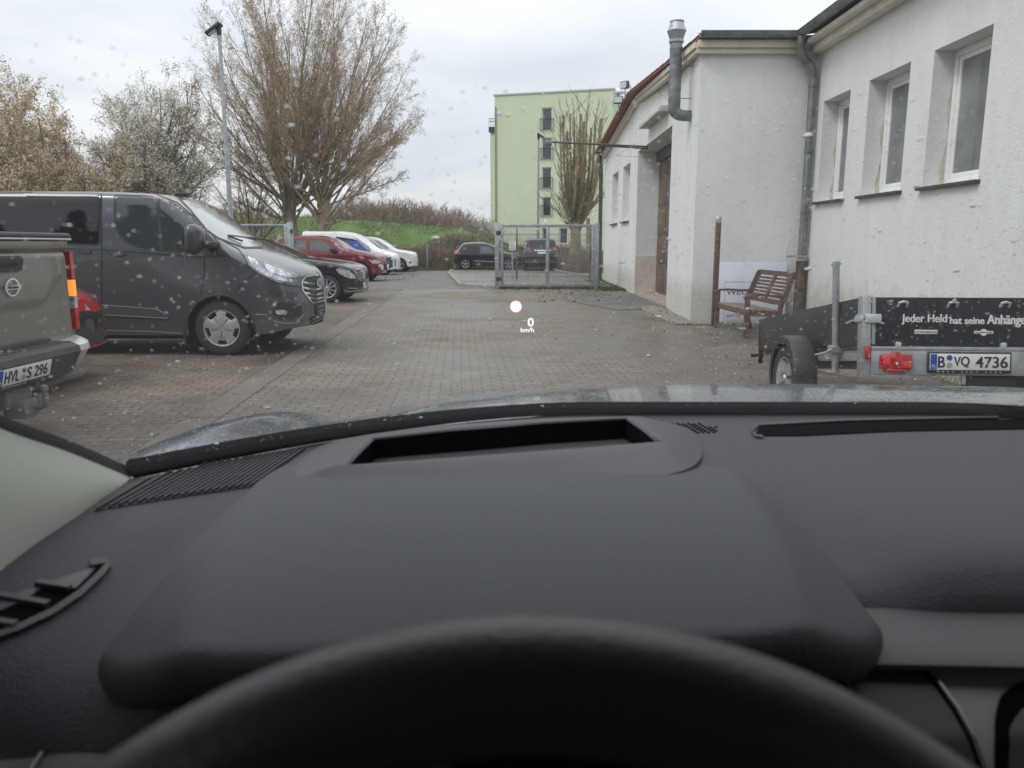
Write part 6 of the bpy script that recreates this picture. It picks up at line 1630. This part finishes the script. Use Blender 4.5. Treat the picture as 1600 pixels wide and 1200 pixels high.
tr.inputs['Color'].default_value = (.93, .95, .94, 1); gs.inputs['Roughness'].default_value = .0
t.links.new(fz, mx.inputs[0]); t.links.new(tr.outputs[0], mx.inputs[1]); t.links.new(gs.outputs[0], mx.inputs[2]); t.links.new(mx.outputs[0], hm_.inputs[1]); t.links.new(hz_.outputs[0], hm_.inputs[2]); t.links.new(hm_.outputs[0], o_.inputs[0])   # wet film and dust scatter a little light
q = MB(); q.loft([[Vector((x, yb(x), ZW)) + SLP * (.84 * j / 6) for x in [-.44 + 1.66 * k / 60 for k in range(61)]] for j in range(7)], closed=False)
q.build('windscreen', GL_, OWN, smooth=60); wsb = q.bvh()
# roof lining, door card and rear bulkhead, so that the cabin is as dark as a cabin
q = MB(); q.box((-.52, -1.6, 1.52), (1.28, .40, 1.60)); q.build('roof_lining', mat('lining', (.35, .35, .33), .9), OWN, smooth=0)
q = MB(); q.box((-.56, -1.6, .45), (-.47, .55, 1.02)); q.box((1.24, -1.6, .45), (1.33, .55, 1.05)); q.build('door_card', BLK, OWN, smooth=0)
q = MB(); q.box((-.5, -1.65, .3), (1.28, -1.6, 1.6)); q.box((-.5, -1.6, .28), (1.28, .9, .33)); q.build('cabin_rear', BLK, OWN, smooth=0)
q = MB(); q.bbox((-.27, -.42, .55), (.27, -.28, 1.18), .05); q.bbox((-.27, -.35, .50), (.27, .12, .62), .05); q.bbox((-.13, -.42, 1.2), (.13, -.33, 1.40), .04); q.build('driver_seat', mat('seat_cloth', (.03, .03, .032), .9), OWN)

# steering wheel
WT = Vector((.006, .226, 1.2355)); tilt = R(27)
dn2 = Vector((0, -math.sin(tilt), -math.cos(tilt))); nrm = Vector((0, -math.cos(tilt), math.sin(tilt))); RC = .200; rt = .0205
CEN = WT + dn2 * (RC + rt)
q = MB(); rings = []
for k in range(129):
    t = 2 * math.pi * k / 128; rad = Vector((math.sin(t), 0, 0)) - dn2 * math.cos(t); c_ = CEN + rad * RC
    rings.append([c_ + rad * (rt * math.cos(a2)) + nrm * (rt * 1.05 * math.sin(a2)) for a2 in [2 * math.pi * j / 28 for j in range(28)]])
q.loft(rings, closed=True); SW = q.build('steering_wheel', mat('wheel_leather', (.032, .033, .037), .42, bump=.10, bscale=300, spec=.6), OWN, smooth=80)
q = MB(); FM = frame(CEN, (1, 0, 0), nrm); q.lathe([(0, .03), (.05, .03), (.07, .02), (.075, -.01), (.06, -.04), (.03, -.10)], FM, 32)
for an in (0, 180, 270): 
    Q = FM @ Matrix.Rotation(R(an), 4, 'Z'); q.bbox((.06, -.02, -.01), (.175, .02, .006), .005, Q)
q.build('wheel_hub', PLAST, SW)

# bonnet
def hz(x, y):
    drop = smooth_tab([(-.74, .15), (-.68, .105), (-.62, .078), (-.56, .068), (-.50, .074), (-.42, .084), (-.32, .068), (-.22, .044), (-.12, .028), (0, .018), (.15, .006), (.3, 0), (.6, 0), (.9, .004), (1.16, .012), (1.35, .05), (1.46, .12)], x)
    d = y - 1.75
    z = 1.0355 - .18 * d - .139 * d * d - drop
    if y > 2.05: z -= .9 * (y - 2.05) ** 2
    return z
q = MB(); nx, ny = 150, 60; vs = []
for i in range(nx + 1):
    x = -.74 + 2.2 * i / nx
    for j in range(ny + 1):
        y0 = yb(max(-.43, min(x, 1.19))) + .06; y1 = 2.42 - .25 * ((x - .38) / 1.1) ** 2
        y = y0 + (y1 - y0) * j / ny; vs.append((x, y, hz(x, y)))
q.add(vs, [(i * (ny + 1) + j, (i + 1) * (ny + 1) + j, (i + 1) * (ny + 1) + j + 1, i * (ny + 1) + j + 1) for i in range(nx) for j in range(ny)])
e0 = [Vector(vs[j]) for j in range(ny + 1)]; q.loft([e0, [p + Vector((-.02, 0, -.03)) for p in e0], [p + Vector((-.035, 0, -.4)) for p in e0]], closed=False)
e1 = [Vector(vs[nx * (ny + 1) + j]) for j in range(ny + 1)]; q.loft([e1, [p + Vector((.02, 0, -.03)) for p in e1], [p + Vector((.035, 0, -.4)) for p in e1]], closed=False)
e2 = [Vector(vs[i * (ny + 1) + ny]) for i in range(nx + 1)]; q.loft([e2, [p + Vector((0, .04, -.06)) for p in e2], [p + Vector((0, .06, -.5)) for p in e2]], closed=False)
BON = bpy.data.materials.new('bonnet_paint'); BON.use_nodes = True; t = BON.node_tree; b = t.nodes['Principled BSDF']
b.inputs['Base Color'].default_value = (.085, .115, .15, 1); b.inputs['Metallic'].default_value = .7; b.inputs['Roughness'].default_value = .24; b.inputs['Coat Weight'].default_value = .8; b.inputs['Coat Roughness'].default_value = .06
g = t.nodes.new('ShaderNodeNewGeometry'); vo = t.nodes.new('ShaderNodeTexVoronoi'); vo.inputs['Scale'].default_value = 120; t.links.new(g.outputs['Position'], vo.inputs['Vector'])
nn = t.nodes.new('ShaderNodeTexNoise'); nn.inputs['Scale'].default_value = 14; nn.inputs['Detail'].default_value = 5; t.links.new(g.outputs['Position'], nn.inputs['Vector'])
mr = t.nodes.new('ShaderNodeMapRange'); mr.inputs[1].default_value = .15; mr.inputs[2].default_value = .42; mr.inputs[3].default_value = 1; mr.inputs[4].default_value = 0; t.links.new(vo.outputs['Distance'], mr.inputs[0])
m2 = t.nodes.new('ShaderNodeMapRange'); m2.inputs[1].default_value = .42; m2.inputs[2].default_value = .56; t.links.new(nn.outputs['Fac'], m2.inputs[0])
mu = t.nodes.new('ShaderNodeMath'); mu.operation = 'MULTIPLY'; t.links.new(mr.outputs[0], mu.inputs[0]); t.links.new(m2.outputs[0], mu.inputs[1])
bp = t.nodes.new('ShaderNodeBump'); bp.inputs['Strength'].default_value = .8; bp.inputs['Distance'].default_value = .0016; t.links.new(mu.outputs[0], bp.inputs['Height']); t.links.new(bp.outputs[0], b.inputs['Coat Normal']); t.links.new(bp.outputs[0], b.inputs['Normal'])
q.build('bonnet', BON, OWN, smooth=60)

# head-up display marks: the driver sees them floating over the bonnet
HUDW = mat('display_white', (0, 0, 0), .8, emit=(1, .97, .95), estr=1.0); HUDR = mat('display_red', (0, 0, 0), .8, emit=(1, .22, .2), estr=.55)
HY = 2.55; hx = Vector((1, 0, 0)); hn = -ray(812, 500).normalized()
c = aty(806, 479, HY); Fh = frame(c, hx, hn); s = HY / FPX
q = MB(); q.lathe([(0, 0), (8.8 * s, 0)], Fh, 36); hu = q.build('display_disc', HUDW, OWN, smooth=0, fixn=False)
q = MB(); q.lathe([(8.8 * s, 0), (10.2 * s, 0)], Fh, 36); q.build('display_ring', HUDR, OWN, smooth=0, fixn=False)
text_mesh('display_speed', '0', frame(aty(829.3, 503.5, HY), hx, hn), 13.5 * s, HUDW, OWN, 9.6 * s, bold=.02, extrude=.0003)
text_mesh('display_unit', 'km/h', frame(aty(824, 515.5, HY), hx, hn), 7.0 * s, HUDW, OWN, 21 * s, bold=.022, extrude=.0003)

# rain on the windscreen
rn = random.Random(77); V_ = []; F_ = []
nrmW = Vector((0, .5, .866)).normalized(); nrmW = Vector((0, .5, .866)); axU = Vector((1, 0, 0)); axV = SLP
def dens(x, s):
    d = .55 + .5 * noise.noise(Vector((x * 7, s * 7, 0)))
    if -.12 < x < .16 and s < .30: d *= .30          # wiped patch ahead
    if x > .16: d *= 1.3
    if x > .08 and s > .38: d *= 2.2
    if x < -.02 and s > .12: d *= 1.1
    return d
cnt = 0
while cnt < 4000:
    x = rn.uniform(-.42, .62); s = rn.uniform(.045, .72)
    if rn.random() > dens(x, s): continue
    big = rn.random(); rad = .00036 + .0006 * rn.random() ** 1.6 + (.0009 * rn.random() if big > .92 else 0) + (.0012 if big > .994 else 0)
    el = rn.uniform(1.0, 1.9); an = rn.uniform(-.25, .5)
    c = Vector((x, yb(x), ZW)) + SLP * s + nrmW * .0006
    U2 = (axU * math.cos(an) + axV * math.sin(an)) * el; V2 = (axV * math.cos(an) - axU * math.sin(an)); o = len(V_); NS_, NR = 12, 3
    ph = [rn.uniform(.82, 1.15) for _ in range(NS_)]
    V_.append(c + nrmW * (rad * .62))
    for r_ in range(1, NR + 1):
        th = math.pi / 2 * r_ / NR
        for k in range(NS_):
            t2 = 6.2832 * k / NS_; V_.append(c + (U2 * math.cos(t2) + V2 * math.sin(t2)) * (rad * math.sin(th) * ph[k]) + nrmW * (rad * .62 * math.cos(th)))
    for k in range(NS_):
        k2 = (k + 1) % NS_; F_.append((o, o + 1 + k, o + 1 + k2))
        for r_ in range(NR - 1):
            a_ = o + 1 + r_ * NS_; F_.append((a_ + k, a_ + NS_ + k, a_ + NS_ + k2)); F_.append((a_ + k, a_ + NS_ + k2, a_ + k2))
    V_.append(c); cc = len(V_) - 1; a_ = o + 1 + (NR - 1) * NS_
    for k in range(NS_): F_.append((cc, a_ + (k + 1) % NS_, a_ + k))
    cnt += 1
WATER = bpy.data.materials.new('water_drop'); WATER.use_nodes = True; t = WATER.node_tree; b = t.nodes['Principled BSDF']
b.inputs['Base Color'].default_value = (1, 1, 1, 1); b.inputs['Transmission Weight'].default_value = 1; b.inputs['IOR'].default_value = 1.33; b.inputs['Roughness'].default_value = .05
ro = fast_mesh('raindrops', np.array([tuple(p) for p in V_]), np.array(F_), WATER, None, smooth=True)
tag(ro, 'raindrops scattered over the outside of the windscreen', 'raindrops', kind='stuff')
